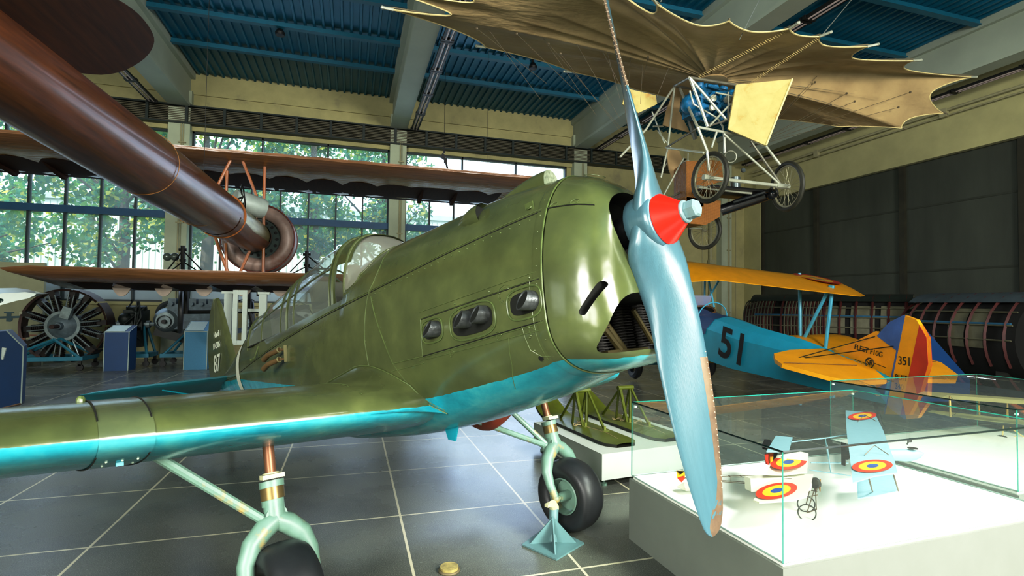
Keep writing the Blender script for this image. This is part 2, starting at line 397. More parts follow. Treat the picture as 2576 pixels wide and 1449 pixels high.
# ---------------------------------------------------------------- outside
struct(MB().bb((-45, YW+.4, -.6), (60, 60, -.5)).build('ground_outside', mat('lawn', '#56633a', .9, var=.3, scale=3), smooth=False))
facade = mat('pale_facade', '#cfd6cb', .8, var=.05, stretch=(8, 1, .1))
fc = thing('outbuilding', 'pale building with a ribbed facade seen through the windows behind the trees', 'building', (-8, 33, -.5))
o = MB()
for k in range(120): o.bb((-27+k*.3, 33, -.5), (-27+k*.3+.24, 33.05, 6.7))
o.bb((-27, 33.05, -.5), (9, 34, 6.8)); o.build('wall', facade, fc, smooth=False)
MB().bb((-27.3, 32.8, 6.8), (9.3, 34.2, 7.1)).bb((-27, 32.9, 2.3), (9, 33, 2.5)).build('roof_edge', mat('facade_trim', '#8fa198', .8), fc, smooth=False)
def leafmat(name, a, b_):
    m = mat(name, a, .55, var=.35, scale=1.3); nt = m.node_tree; b = nt.nodes['Principled BSDF']; out = nt.nodes['Material Output']
    tr = N(nt, 'ShaderNodeBsdfTranslucent'); tr.inputs[0].default_value = (*H(b_), 1); mx = N(nt, 'ShaderNodeMixShader'); mx.inputs[0].default_value = .5
    nt.links.new(b.outputs[0], mx.inputs[1]); nt.links.new(tr.outputs[0], mx.inputs[2]); nt.links.new(mx.outputs[0], out.inputs[0]); return m
leafs = [leafmat('leaf_a', '#4d7d58', '#6f9a48'), leafmat('leaf_b', '#33705c', '#468866'), leafmat('leaf_c', '#a9ac5c', '#d8d060')]
bark = mat('bark', '#4b443b', .9, var=.3)
def leaf_tree(x, y, h, R_, seed, lab, n=5200, low=1.2):
    rd = random.Random(seed)
    o = thing('broadleaf_tree', lab, 'tree', (x, y, -.5), group='trees outside the hall windows')
    tk = MB().tube([(x, y, -.5), (x+.1, y, h*.4), (x-.1, y+.1, h*.9)], [.28, .2, .07], 8)
    cl = []
    for k in range(34):
        a = rd.uniform(0, 2*PI); zz = rd.uniform(low, h); rr = R_*(.35+.65*sin(PI*min(1, max(.12, (zz-low)/(h-low)*.9+.08))))*rd.uniform(.45, 1)
        c = V((x+cos(a)*rr, y+sin(a)*rr, zz)); cl.append((c, rd.uniform(.5, 1.1)))
        if k % 3 == 0: tk.tube([(x, y, zz*.7), c], [.07, .02], 5)
    tk.build('trunk', bark, o)
    lf = MB()
    for k in range(n):
        c, s_ = cl[rd.randrange(len(cl))]
        d = V((rd.gauss(0, 1), rd.gauss(0, 1), rd.gauss(0, .8))).normalized()*s_*rd.random()**.4
        u = V((rd.gauss(0, 1), rd.gauss(0, 1), rd.gauss(0, 1))).normalized(); w_ = u.orthogonal().normalized(); q = rd.uniform(.07, .16); p = c+d
        lf.k = 0 if rd.random() < .5 else (1 if rd.random() < .75 else 2)
        lf.add([p-u*q, p+w_*q*.6, p+u*q, p-w_*q*.6], [(0, 1, 2, 3)])
    lf.build('foliage', leafs, o, smooth=False)
for i, (x, y, h, R_, n, lab) in enumerate([
    (-13.5, 23, 9, 3.2, 5200, 'leafy tree at the far left outside the windows'), (-8.6, 24, 9.5, 3.0, 6200, 'dense tree behind the left window bay'),
    (-5.2, 21.8, 9.5, 2.8, 6200, 'green tree standing outside behind the left concrete column'), (-1.6, 23.5, 10, 3.0, 6200, 'green tree outside the middle of the centre window bay'),
    (1.2, 21.5, 9, 2.3, 4200, 'tree outside by the middle column with sun through its leaves'), (-16, 28, 10, 4, 5000, 'far tree beyond the left end of the hall')]):
    leaf_tree(x, y, h, R_, 11+i, lab, n, low=(1.2 if i in (0, 5) else 3.3))
hd = MB(); rd = random.Random(5)
for k in range(6000):
    p = V((rd.uniform(-20, 2.0), rd.uniform(20, 22.5), rd.uniform(-.4, 1.6+.5*sin(k)))); u = V((rd.gauss(0, 1), rd.gauss(0, 1), rd.gauss(0, 1))).normalized(); w_ = u.orthogonal().normalized(); q = rd.uniform(.06, .13)
    hd.k = rd.randrange(3); hd.add([p-u*q, p+w_*q*.6, p+u*q, p-w_*q*.6], [(0, 1, 2, 3)])
hd = hd.build('hedge', leafs, smooth=False); tag(hd, 'low green hedge growing outside below the windows', 'hedge', kind='stuff')
# ---------------------------------------------------------------- the green low-wing trainer
FH = V((.4539905, -.8910065, 0)); FP = V((.8910065, .4539905, 0))
FX = FH*cos(math.radians(12.5))+V((0, 0, 1))*sin(math.radians(12.5)); FZ = FX.cross(FP)
FO = V((1.20904222, 1.94990858, 1.94868099))
FM = Matrix((FX, FP, FZ)).transposed().to_4x4(); FM.translation = FO
plane = thing('low_wing_trainer', 'large olive green and turquoise low-wing aircraft numbered 87 with a two-blade blue-grey propeller', 'aircraft', M=FM)

def paint(name, kind):
    m, nt, b = newmat(name); L = nt.links
    tc = N(nt, 'ShaderNodeTexCoord'); sp = N(nt, 'ShaderNodeSeparateXYZ'); L.new(tc.outputs['Object'], sp.inputs[0])
    n = N(nt, 'ShaderNodeTexNoise', i_Scale=5.0, i_Detail=6.0); L.new(tc.outputs['Object'], n.inputs[0])
    green = ramp(nt, n.outputs['Fac'], [(.3, H('#4b5433')), (.55, H('#59623b')), (.75, H('#687045'))])
    n2 = N(nt, 'ShaderNodeTexNoise', i_Scale=3.0, i_Detail=8.0, i_Roughness=.65); L.new(tc.outputs['Object'], n2.inputs[0])
    teal = ramp(nt, n2.outputs['Fac'], [(.3, H('#0f7f92')), (.5, H('#22a0b1')), (.66, H('#4fb3b8')), (.8, H('#8fc6bd'))])
    # boundary height as a function of x
    if kind == 'wing':
        ab = N(nt, 'ShaderNodeMath', operation='ABSOLUTE'); L.new(sp.outputs[1], ab.inputs[0])
        mr = N(nt, 'ShaderNodeMapRange', clamp=False); mr.inputs['From Min'].default_value = .4; mr.inputs['From Max'].default_value = 2.0
        mr.inputs['To Min'].default_value = -.628; mr.inputs['To Max'].default_value = -.563; L.new(ab.outputs[0], mr.inputs[0]); bz = mr.outputs[0]
    elif kind == 'fus':
        r = N(nt, 'ShaderNodeFloatCurve'); c = r.mapping.curves[0]
        mr = N(nt, 'ShaderNodeMapRange'); mr.inputs['From Min'].default_value = -6.4; mr.inputs['From Max'].default_value = 0; L.new(sp.outputs[0], mr.inputs[0])
        pts = [(-6.4, -.02), (-4.8, -.12), (-3.0, -.35), (-1.6, -.60), (-1.1, -.585), (-.6, -.55), (-.33, -.515), (-.15, -.545), (0, -.545)]
        while len(c.points) < len(pts): c.points.new(.5, .5)
        for q, (x, z) in zip(c.points, pts): q.location = ((x+6.4)/6.4, z+1); q.handle_type = 'VECTOR'
        r.mapping.update(); L.new(mr.outputs[0], r.inputs['Value'])
        s_ = N(nt, 'ShaderNodeMath', operation='SUBTRACT'); s_.inputs[1].default_value = 1; L.new(r.outputs[0], s_.inputs[0]); bz = s_.outputs[0]
    else:
        v = N(nt, 'ShaderNodeValue'); v.outputs[0].default_value = -9; bz = v.outputs[0]
    n3 = N(nt, 'ShaderNodeTexNoise', i_Scale=14.0, i_Detail=5.0); L.new(tc.outputs['Object'], n3.inputs[0])
    ma = N(nt, 'ShaderNodeMath', operation='MULTIPLY_ADD'); L.new(n3.outputs['Fac'], ma.inputs[0]); ma.inputs[1].default_value = .012; L.new(bz, ma.inputs[2])
    lt = N(nt, 'ShaderNodeMath', operation='LESS_THAN'); L.new(sp.outputs[2], lt.inputs[0]); L.new(ma.outputs[0], lt.inputs[1])
    mx = N(nt, 'ShaderNodeMixRGB'); L.new(lt.outputs[0], mx.inputs[0]); L.new(green.outputs[0], mx.inputs[1]); L.new(teal.outputs[0], mx.inputs[2])
    last = mx
    if kind == 'fus':      # worn turquoise scuffs low on the flank
        n4 = N(nt, 'ShaderNodeTexNoise', i_Scale=2.2, i_Detail=10.0, i_Roughness=.7)
        mp = N(nt, 'ShaderNodeMapping'); mp.inputs['Rotation'].default_value = (0, .5, 0); mp.inputs['Scale'].default_value = (1, 1, 3.2); L.new(tc.outputs['Object'], mp.inputs[0]); L.new(mp.outputs[0], n4.inputs[0])
        rr = ramp(nt, n4.outputs['Fac'], [(.62, (0, 0, 0)), (.74, (.45, .45, .45))])
        zz = N(nt, 'ShaderNodeMapRange'); zz.inputs['From Min'].default_value = -.3; zz.inputs['From Max'].default_value = -.5; L.new(sp.outputs[2], zz.inputs[0])
        mm = N(nt, 'ShaderNodeMath', operation='MULTIPLY'); L.new(rr.outputs[0], mm.inputs[0]); L.new(zz.outputs[0], mm.inputs[1])
        m5 = N(nt, 'ShaderNodeMixRGB'); L.new(mm.outputs[0], m5.inputs[0]); L.new(mx.outputs[0], m5.inputs[1]); m5.inputs[2].default_value = (*H('#3f8f80'), 1); last = m5
    L.new(last.outputs[0], b.inputs['Base Color'])
    b.inputs['Roughness'].default_value = .24; b.inputs['Specular IOR Level'].default_value = .55; b.inputs['Coat Weight'].default_value = .35; b.inputs['Coat Roughness'].default_value = .12
    nb = N(nt, 'ShaderNodeTexNoise', i_Scale=6.0, i_Detail=3.0); L.new(tc.outputs['Object'], nb.inputs[0])
    bp = N(nt, 'ShaderNodeBump', i_Strength=.25, i_Distance=.02); L.new(nb.outputs['Fac'], bp.inputs['Height']); L.new(bp.outputs[0], b.inputs['Normal'])
    return m
fusm, wingm, olive = paint('fuselage_paint', 'fus'), paint('wing_paint', 'wing'), paint('olive_paint', 'plain')
tealm = mat('turquoise_paint', '#1496a8', .35, var=.2, scale=3)
blk = mat('sooty_metal', '#1b1d1e', .45, .6, var=.5, scale=18, bump=.3)
gapm = mat('dark_gap', '#10130c', .8)
edge = mat('seam_edge', '#5d6b3e', .3, var=.25, scale=12)
gearm = mat('gear_green', '#7b998b', .4, var=.12, scale=8, dirt='#b79a5c')
bronze = mat('gear_bronze', '#7b6a45', .35, .6, var=.3)
copper = mat('gear_copper', '#8d6349', .4, .4, var=.25)
creamp = mat('gear_cream', '#c9c6a2', .5)
tyre = mat('tyre_rubber', '#26282a', .42, var=.25, scale=6, bump=.1)
clear = glassmat('canopy_glass', (.86, .92, .92), .12, .03, haze=.14, hcol=(.6, .7, .68))
clear2 = glassmat('windscreen_glass', (.86, .92, .92), .10, .04, haze=.32, hcol=(.7, .7, .6))

# x, half width, z of widest, top, bottom, exponent top, exponent bottom
ST = [(-.33, .382, -.34, .345, -.585, 2.0, 2.4), (-.6, .388, -.30, .385, -.655, 2.05, 2.5), (-.9, .39, -.27, .41, -.705, 2.1, 2.6), (-1.3, .395, -.24, .425, -.765, 2.15, 2.6),
      (-1.85, .40, -.2, .44, -.80, 2.2, 2.6), (-2.4, .395, -.2, .42, -.80, 2.2, 2.6), (-3.2, .35, -.14, .42, -.68, 2.1, 2.5), (-4.35, .255, -.02, .45, -.44, 2, 2.2), (-4.9, .195, .0, .315, -.33, 2, 2.2), (-5.45, .13, -.02, .14, -.25, 2, 2.2), (-6.05, .05, -.06, .02, -.16, 2, 2)]
def sec(x, n=48, grow=0, top=None):
    w, zc, zt, zb, nt_, nb_ = crv(ST, x)
    w += grow; zt += grow; zb -= grow
    out = []
    for k in range(n):
        a = 2*PI*k/n; c, s_ = cos(a), sin(a); e = nt_ if c > 0 else nb_
        y = math.copysign(w*abs(s_)**(2/e), s_); z = zc+((zt-zc) if c > 0 else (zc-zb))*math.copysign(abs(c)**(2/e), c)
        if top is not None: z = min(z, top)
        out.append(V((x, y, z)))
    return out
def side(x, z, grow=.002):                # starboard skin point at height z
    w, zc, zt, zb, nt_, nb_ = crv(ST, x)
    if z > zc: t = (z-zc)/(zt-zc); e = nt_
    else: t = (zc-z)/(zc-zb); e = nb_
    t = min(.999, abs(t)); return V((x, -(w*(1-t**e)**(1/e)+grow), z))
def xs(a, b, s_): n = max(2, int(abs(b-a)/s_)); return [lerp(a, b, i/n) for i in range(n+1)]
fb = MB()
CO = -2.12
rings = [sec(x) for x in xs(-.335, CO, .07)]+[sec(x, top=.13) for x in [CO-.001]+xs(CO-.01, -4.3, .12)]+[sec(x) for x in [-4.301]+xs(-4.31, -6.05, .1)]
fb.loft(rings); fus = fb.build('fuselage', fusm, plane, local=True, ang=50)
MB().bb((CO-.02, -.27, .13), (-4.28, .27, .14)).build('cockpit_floor', gapm, plane, local=True)
cs = MB()
for x in (-2.75, -3.65):
    cs.box((x, 0, .2), (.4, .36, .1)).box((x-.22, 0, .32), (.05, .36, .3), Matrix.Rotation(-.15, 3, 'Y'))
cs.build('seat', mat('seat_leather', '#6b6a5c', .7), plane, local=True)
MB().box((-2.25, 0, .3), (.04, .44, .22)).build('instrument_panel', mat('panel_grey', '#8d9184', .5), plane, local=True)

# nose cowl, solid with the openings carved out
NS = [(-.33, .382, -.34, .345, -.585, 2.0, 2.4), (-.26, .372, -.34, .315, -.584, 2.0, 2.45), (-.2, .352, -.345, .283, -.58, 2.15, 2.6), (-.15, .325, -.345, .245, -.572, 2.3, 2.6), (-.115, .296, -.34, .212, -.56, 2.4, 2.6), (-.09, .262, -.34, .182, -.545, 2.4, 2.6), (-.078, .235, -.335, .158, -.53, 2.4, 2.6)]
def nsec(x, n=64):
    w, zc, zt, zb, e1, e2 = crv(NS, x); out = []
    for k in range(n):
        a = 2*PI*k/n; c, s_ = cos(a), sin(a); e = e1 if c > 0 else e2
        out.append(V((x, math.copysign(w*abs(s_)**(2/e), s_), zc+((zt-zc) if c > 0 else (zc-zb))*math.copysign(abs(c)**(2/e), c))))
    return out
last = nsec(-.078); cen = V((-.07, 0, -.2))
rings = [nsec(x) for x in [-.322, -.3, -.26, -.22, -.18, -.15, -.125, -.105, -.09, -.078]]+[[V((-.071, lerp(p.y, 0, .15), lerp(p.z, -.2, .12))) for p in last], [V((-.069, lerp(p.y, 0, .5), lerp(p.z, -.2, .5))) for p in last]]
nose = MB().loft(rings).build('nose_cowl', [fusm, gapm], plane, local=True, ang=50)
def cutter(mb):
    o = mb.build('cut', gapm, None, smooth=False); o.matrix_world = FM; return o
def yz(poly, x0, x1): return MB().prism([(x0, y, z) for y, z in poly], (x1-x0, 0, 0))
def rnd(poly, it=2):
    for _ in range(it):
        q = []
        for i in range(len(poly)):
            a, b = poly[i], poly[(i+1) % len(poly)]
            q += [tuple(lerp(a[j], b[j], .25) for j in range(len(a))), tuple(lerp(a[j], b[j], .75) for j in range(len(a)))]
        poly = q
    return poly
kh = [(0, .17), (-.1, .155), (-.165, .10), (-.18, .02), (-.165, -.06), (-.12, -.13), (-.07, -.18), (.07, -.18), (.12, -.13), (.165, -.06), (.18, .02), (.165, .10), (.1, .155)]
mo = [(-.04, -.283), (-.13, -.285), (-.20, -.305), (-.25, -.345), (-.28, -.40), (-.30, -.45), (-.298, -.495), (-.26, -.515), (-.18, -.517)]; mo = mo+[(-y, z) for y, z in mo[::-1]]
sl = [(-.145, -.37), (-.115, -.385), (-.02, -.275), (-.045, -.245)]
ax = V((.075, 0, .10)).normalized(); pr = V((-ax.z, 0, ax.x)); slot = []
for k in range(17):
    a = -PI/2+PI*k/16; slot.append(V((-.105, -.5, -.25))+ax*cos(a)*.0145+pr*sin(a)*.0145)
for k in range(17):
    a = PI/2+PI*k/16; slot.append(V((-.175, -.5, -.343))+ax*cos(a)*.0145+pr*sin(a)*.0145)
cuts = [cutter(yz(rnd(kh), -.19, .1)), cutter(yz(rnd(mo), -.30, .1)), cutter(MB().prism(slot, (0, .27, 0)))]
boolean(nose, cuts)
# the cowl face behind the propeller is dark where it was carved
me = nose.data
for p in me.polygons:
    c = p.center
    if p.normal.x > .9 and (c.x < -.15): p.material_index = 1
    if abs(c.y) < .26 and -.35 < c.x < -.08 and p.normal.y > .5 and c.y < -.2 and c.z > -.42: p.material_index = 1
me.polygons.foreach_set('use_smooth', [True]*len(me.polygons)); me.set_sharp_from_angle(angle=math.radians(32))
en = MB()
for y in (-.17, 0.0, .17):
    for z in [(-.31-.012*k) for k in range(16)]: en.lathe([(.06, -.002), (.06, .002)], (-.255, y, z), (0, 0, 1), 16)
    en.tube([(-.255, y, -.3), (-.255, y, -.515)], .04, 10)
en.build('engine_cylinder', mat('engine_dark', '#15130f', .55, .6, var=.4, scale=20), plane, local=True)
ep = MB().tube([(-.2, -.27, -.33), (-.2, -.1, -.5)], .016).tube([(-.215, -.22, -.31), (-.215, -.05, -.5)], .016).tube([(-.2, .05, -.33), (-.2, .16, -.48)], .012).box((-.24, -.05, -.51), (.1, .3, .02))
ep.build('engine_pipe', mat('engine_brass', '#4d4528', .4, .5), plane, local=True)
MB().lathe([(.07, -.2), (.07, -.08), (.045, -.08), (.045, -.02)], (0, 0, 0), (1, 0, 0), 20).build('crankshaft', blk, plane, local=True)

# raised seams, panel outlines and rivets of the cowling
sm = MB(); rv = MB(); dk = MB()
def seam(pts, r=.0022, off=.001, m=None):
    P3 = []
    for (x0, z0), (x1, z1) in zip(pts, pts[1:]):
        k = max(2, int(math.hypot(x1-x0, z1-z0)/.05))
        P3 += [side(lerp(x0, x1, i/k), lerp(z0, z1, i/k), off) for i in range(k)]
    P3.append(side(*pts[-1], off)); (m or sm).tube(P3, r, 5)
def rivets(pts, step, r=.0032):
    for (x0, z0), (x1, z1) in zip(pts, pts[1:]):
        k = max(1, int(math.hypot(x1-x0, z1-z0)/step))
        for i in range(k): rv.ball(side(lerp(x0, x1, i/k), lerp(z0, z1, i/k), .001), r, 6, 3)
T1 = [(-.36, .145), (-1.0, .125), (-1.72, .09)]
seam(T1, .003, 0, dk); seam([(a, b+.012) for a, b in T1], .0022); rivets([(a, b-.025) for a, b in T1], .055, .0045)
PR = [(-.345, -.17), (-1.19, -.18), (-1.21, -.37), (-.35, -.345), (-.345, -.17)]
seam(PR[:2], .0025, 0, dk); seam(PR[1:3], .0025); seam(PR[2:4], .0025, 0, dk)
seam([(a, b-.006) for a, b in PR[2:4]], .002); seam([(a, b+.006) for a, b in PR[:2]], .002)
seam([(-.36, -.135), (-1.2, -.14)], .0018); rivets([(-.4, -.152), (-1.15, -.16)], .23, .006)
seam([(-1.21, -.37), (-1.50, -.37), (-1.71, .06)], .003); seam([(-1.21, -.405), (-1.53, -.41)], .002); seam([(-1.25, -.39), (-.37, -.38)], .0018)
seam([(-1.745, .1), (-1.78, -.2), (-1.76, -.37)], .003); seam([(-1.745, .1), (-1.71, .15), (-1.69, .24), (-1.72, .36)], .0028)
rivets([(-1.73, .07), (-1.765, -.2), (-1.75, -.36)], .16); rivets([(-1.68, .03), (-1.5, -.33)], .09); rivets([(-1.67, .26), (-1.7, .14)], .03)
seam([(-1.5, -.37), (-1.36, -.55), (-1.22, -.66)], .002); seam([(-.56, -.38), (-.6, -.5), (-.68, -.6)], .0018)
seam([(-1.75, .085), (-2.3, .07), (-3.2, .03), (-4.2, -.03), (-5.0, -.07), (-5.9, -.05)], .0035, 0, dk)
seam([(-1.75, .1), (-2.3, .085), (-3.2, .045), (-4.2, -.015)], .0025)
seam([(-.40, -.17), (-.40, -.5)], .0018); seam([(-.47, -.35), (-.46, -.45), (-.42, -.485), (-.36, -.49)], .0018); rivets([(-.44, -.40), (-.44, -.455), (-.39, -.47)], .03, .005)
rivets([(-.36, .2), (-.36, -.5)], .075, .004)
for x, z in ((-.55, -.19), (-.97, -.385), (-.62, -.36), (-.42, -.375)):
    for a in range(9):
        if x == -.55: rv.ball(side(x+.032*cos(a*.7), z+.032*sin(a*.7)), .0035, 6, 3)
        elif a < 3: rv.ball(side(x+.02*cos(a*2.1), z+.02*sin(a*2.1)), .004, 6, 3)
    sm.tube([side(x+(.042 if x == -.55 else .014)*cos(a*.314), z+(.042 if x == -.55 else .014)*sin(a*.314), .001) for a in range(20)], .0013, 5, closed=True)
# cowl ring bead and the bright strap next to the nose
ring = MB().tube([p for p in sec(-.332, 64, .001)], .0045, 6, closed=True); ring.build('cowl_ring', edge, plane, local=True)
st = MB().loft([sec(-.335, 64, .0015), sec(-.375, 64, .0025), sec(-.385, 64, .0005)], cap=False); st.build('cowl_strap', fusm, plane, local=True)
# nose lid line on top of the nose
nlx = [V((x, -.9*crv(NS, x)[0]*math.sqrt(max(0, 1-((z-crv(NS, x)[1])/(crv(NS, x)[2]-crv(NS, x)[1]))**2))-.006, z)) for x, z in ((-.32, .13), (-.26, .125), (-.2, .115), (-.15, .10))]
def nside(x, z):
    w, zc, zt, zb, e1, e2 = crv(NS, x); e = e1 if z > zc else e2; t = min(.999, abs((z-zc)/((zt-zc) if z > zc else (zc-zb))))
    return V((x, -(w*(1-t**e)**(1/e)+.001), z))
dk.tube([nside(x, z) for x, z in ((-.33, .145), (-.28, .138), (-.23, .128), (-.19, .118), (-.15, .105), (-.12, .095))], .0024, 5)
sm.tube([nside(x, z)+V((0, -.001, .005)) for x, z in ((-.33, .145), (-.28, .138), (-.23, .128), (-.19, .118), (-.15, .105), (-.12, .095))], .0015, 5)
for x, z in ((-.3, .155), (-.2, .137)):
    sm.tube([nside(x+.018*cos(a*.314), z+.009*sin(a*.314))+V((0, -.001, 0)) for a in range(20)], .0016, 5, closed=True)
sm.tube([V((-.2+.045*cos(a*.314), -.06+.05*sin(a*.314), .285-.0+.020*(-.2+.045*cos(a*.314)+.2)/-.045)) for a in range(20)], .0015, 5, closed=True)
sm.add(rv.v, rv.f); sm.build('panel_seam', edge, plane, local=True); dk.build('panel_gap', gapm, plane, local=True)
MB().lathe([(.012, -.004), (.012, .003)], side(-.43, -.49, .001), (0, -1, -.3), 12).build('drain_hole', gapm, plane, local=True)

# exhausts: oval rimmed openings and cut stub pipes
def oval(x0, x1, z0, z1, g):
    n = 28; out = []
    for k in range(n):
        a = 2*PI*k/n; c, s_ = cos(a), sin(a); e = 2/3.2
        out.append(side((x0+x1)/2+math.copysign(abs(c)**e, c)*(x1-x0)/2, (z0+z1)/2+math.copysign(abs(s_)**e, s_)*(z1-z0)/2, g))
    return out
for (a, b, z0, z1, stubs) in ((-1.17, -1.03, -.295, -.215, [-1.08]), (-.93, -.64, -.325, -.205, [-.83, -.71]), (-.52, -.36, -.30, -.205, [-.41])):
    MB().tube(oval(a-.02, b+.02, z0-.02, z1+.02, .002), .005, 6, closed=True).build('exhaust_surround', edge, plane, local=True)
    o = MB(); q = oval(a, b, z0, z1, .0035); o.add(q, [tuple(range(len(q)))]); o.build('exhaust_opening', gapm, plane, local=True)
    for x in stubs:
        p0 = side(x+.03, -.255, -.05); R_ = .037
        d = V((-.22, -.97, .06)).normalized(); u, w_, _ = frame(d)
        s_ = MB(); rr = []
        for h, rad in ((0, R_), (.05, R_), (.105, R_*1.0)):
            rr.append([p0+d*h+(u*cos(2*PI*k/20)+w_*sin(2*PI*k/20)*1.15)*rad+(d*(.02*sin(2*PI*k/20)) if h > .09 else V()) for k in range(20)])
        r2_ = [rr[-1]]
        for h, rad in ((.102, R_*.86), (.02, R_*.8)):
            r2_.append([p0+d*h+(u*cos(2*PI*k/20)+w_*sin(2*PI*k/20)*1.15)*rad+(d*(.02*sin(2*PI*k/20)) if h > .09 else V()) for k in range(20)])
        s_.loft(rr, cap=False); s_.k = 1; s_.loft(r2_[1:], cap=True); s_.k = 0; s_.loft(r2_[:2], cap=False); s_.build('exhaust_stub', [mat('stub_metal', '#5b5f60', .38, .6, var=.45, scale=25, bump=.3), gapm], plane, local=True, ang=40)
# blister scoop on the flank and intake scoop on the top
o = MB(); rows = []
for i in range(9):
    t = i/8; x = lerp(-1.0, -.79, t); r_ = .055*sin(min(1, t*1.05+.02)*PI/2)
    c = side(x, .285, -.012); u = V((0, .45, .9)); nrm = V((0, -.85, .5))
    rows.append([c+u*cos(PI*k/12)*(r_+.004)+nrm*sin(PI*k/12)*r_*1.1 for k in range(13)])
o.sheet(rows); o.sheet([[lerp(p, side(-.79, .285), .08)+V((-.004, 0, 0)) for p in r] for r in rows]); o.build('flank_scoop', olive, plane, local=True, ang=80)
o = MB(); o.add([p+V((-.03, 0, 0)) for p in rows[-1]], [tuple(range(13))]); o.build('scoop_mouth', gapm, plane, local=True)
o = MB(); rows = []
for i in range(13):
    t = i/12; x = lerp(-.98, -.50, t); h = .085*sin(t*PI/2)**1.3; z0 = crv(ST, x)[2]-.02
    rows.append([V((x, -.045*1.3*cos(PI*k/14)*(.35+.65*t), z0+(h+.015)*sin(PI*k/14)**.7)) for k in range(15)])
o.sheet(rows); o.build('top_scoop', olive, plane, local=True, ang=70)
o = MB(); o.add(rows[-1], [tuple(range(15))]); o.build('scoop_grille', mat('scoop_mesh', '#a9b39a', .5, .3, var=.4, scale=60), plane, local=True)
o = MB().tube([(-.475, y, crv(ST, -.49)[2]+.002) for y in (-.12, .12)], .004, 5); 
o = MB().lathe([(.016, 0), (.016, .004), (.012, .005)], side(-.44, .19), (0, -.6, .8), 16).box(side(-.44, .19), (.05, .004, .05)); o.build('filler_plate', edge, plane, local=True)

# propeller
prop = MB()
BT = [(0, .25, .135, 4, 0), (.05, .262, .14, 8, -.006), (.12, .272, .132, 20, -.014), (.2, .248, .108, 36, -.008), (.3, .222, .078, 42, .002), (.42, .212, .052, 40, .012), (.58, .218, .038, 35, .01), (.75, .212, .030, 30, .008), (.92, .19, .024, 26, .004), (1.06, .16, .019, 23, 0), (1.16, .125, .015, 21, -.004), (1.215, .09, .012, 20, -.01), (1.24, .05, .009, 20, -.015), (1.248, .02, .006, 20, -.018)]
def blade_sec(r, sgn, n=28, scale=1.0, part=None):
    ch, th, be, sw = crv(BT, r); be = math.radians(be)
    c = V((sin(be), -sgn*cos(be), 0)); nn = V((cos(be), sgn*sin(be), 0)); out = []
    ks = range(n) if part is None else part
    for k in ks:
        a = 2*PI*k/n; u = cos(a)*ch/2; v = sin(a)*th/2
        if v < 0: v *= lerp(1, .35, min(1, r/.3))
        out.append((c*(u+sw)+nn*v)*scale+V((0, 0, 1))*r*sgn)
    return out
lean = Matrix.Rotation(math.radians(1.1), 3, 'X')
rs = [0, .03, .06, .09, .12, .16, .2, .25, .3, .36, .42, .5, .58, .66, .75, .84, .92, 1.0, 1.06, 1.12, 1.16, 1.19, 1.215, 1.23, 1.24, 1.248]
for sgn in (-1, 1): prop.loft([[lean @ p for p in blade_sec(r, sgn)] for r in rs])
prop.lathe([(.05, -.066), (.115, -.066), (.125, -.058), (.130, -.03), (.130, .03), (.125, .054), (.115, .06), (.05, .06)], (0, 0, 0), (1, 0, 0), 36)
bladem = mat('propeller_blue_grey', '#4d6f7a', .28, var=.09, scale=9, coat=.3, stretch=(6, 6, .6), bump=.08, bscale=60)
propo = prop.build('propeller', bladem, plane, local=True, ang=60)
for sgn in (-1, 1):
    e = MB(); rows = []
    for r in [x for x in rs if x >= .52]:
        wrap = 3 if r < 1.08 else (5 if r < 1.16 else 9)
        rows.append([lean @ p for p in blade_sec(r, sgn, 28, 1.012, [k % 28 for k in range(-9, 10)])])
    # narrow the strip until the tip
    rr = []
    for r, row in zip([x for x in rs if x >= .52], rows):
        w_ = 1.0 if r > 1.2 else (.42 if r < 1.1 else lerp(.42, 1, (r-1.1)/.1)); m_ = row[9]
        rr.append([lerp(m_, p, w_) if False else (row[max(0, min(18, int(round(9+(k-9)*w_))))]) for k, p in enumerate(row)])
    e.sheet(rr); e.build('blade_tip_sheath', mat('sheath_metal', '#7c6a58' if sgn < 0 else '#87876a', .38, .35, var=.3, scale=12), propo, local=True, ang=60)
    rvt = MB()
    for k in range(26):
        r = .56+k*.022
        if r > 1.1: break
        q = blade_sec(r, sgn, 28, 1.016, [26, 2]); rvt.ball(lean @ q[0], .003, 6, 3); rvt.ball(lean @ q[1], .003, 6, 3)
    rvt.build('sheath_rivet', mat('rivet_pale', '#c9b79b', .5), propo, local=True)
redm = mat('spinner_red', '#e0210c', .28, var=.05, coat=.4)
MB().lathe([(.06, .055), (.110, .058), (.112, .064), (.046, .150), (.03, .152)], (0, 0, 0), (1, 0, 0), 48).build('spinner_cone', redm, propo, local=True, ang=30)
nut = MB().lathe([(.0, .148), (.046, .149), (.048, .157), (.045, .163), (.0, .163)], (0, 0, 0), (1, 0, 0), 32)
nut.lathe([(.037, .163), (.039, .168), (.039, .203), (.031, .212), (.0, .213)], (0, 0, 0), (1, 0, 0), 6)
nut.build('hub_nut', mat('nut_blue_grey', '#8fa9ad', .35, .2), propo, local=True, ang=25)

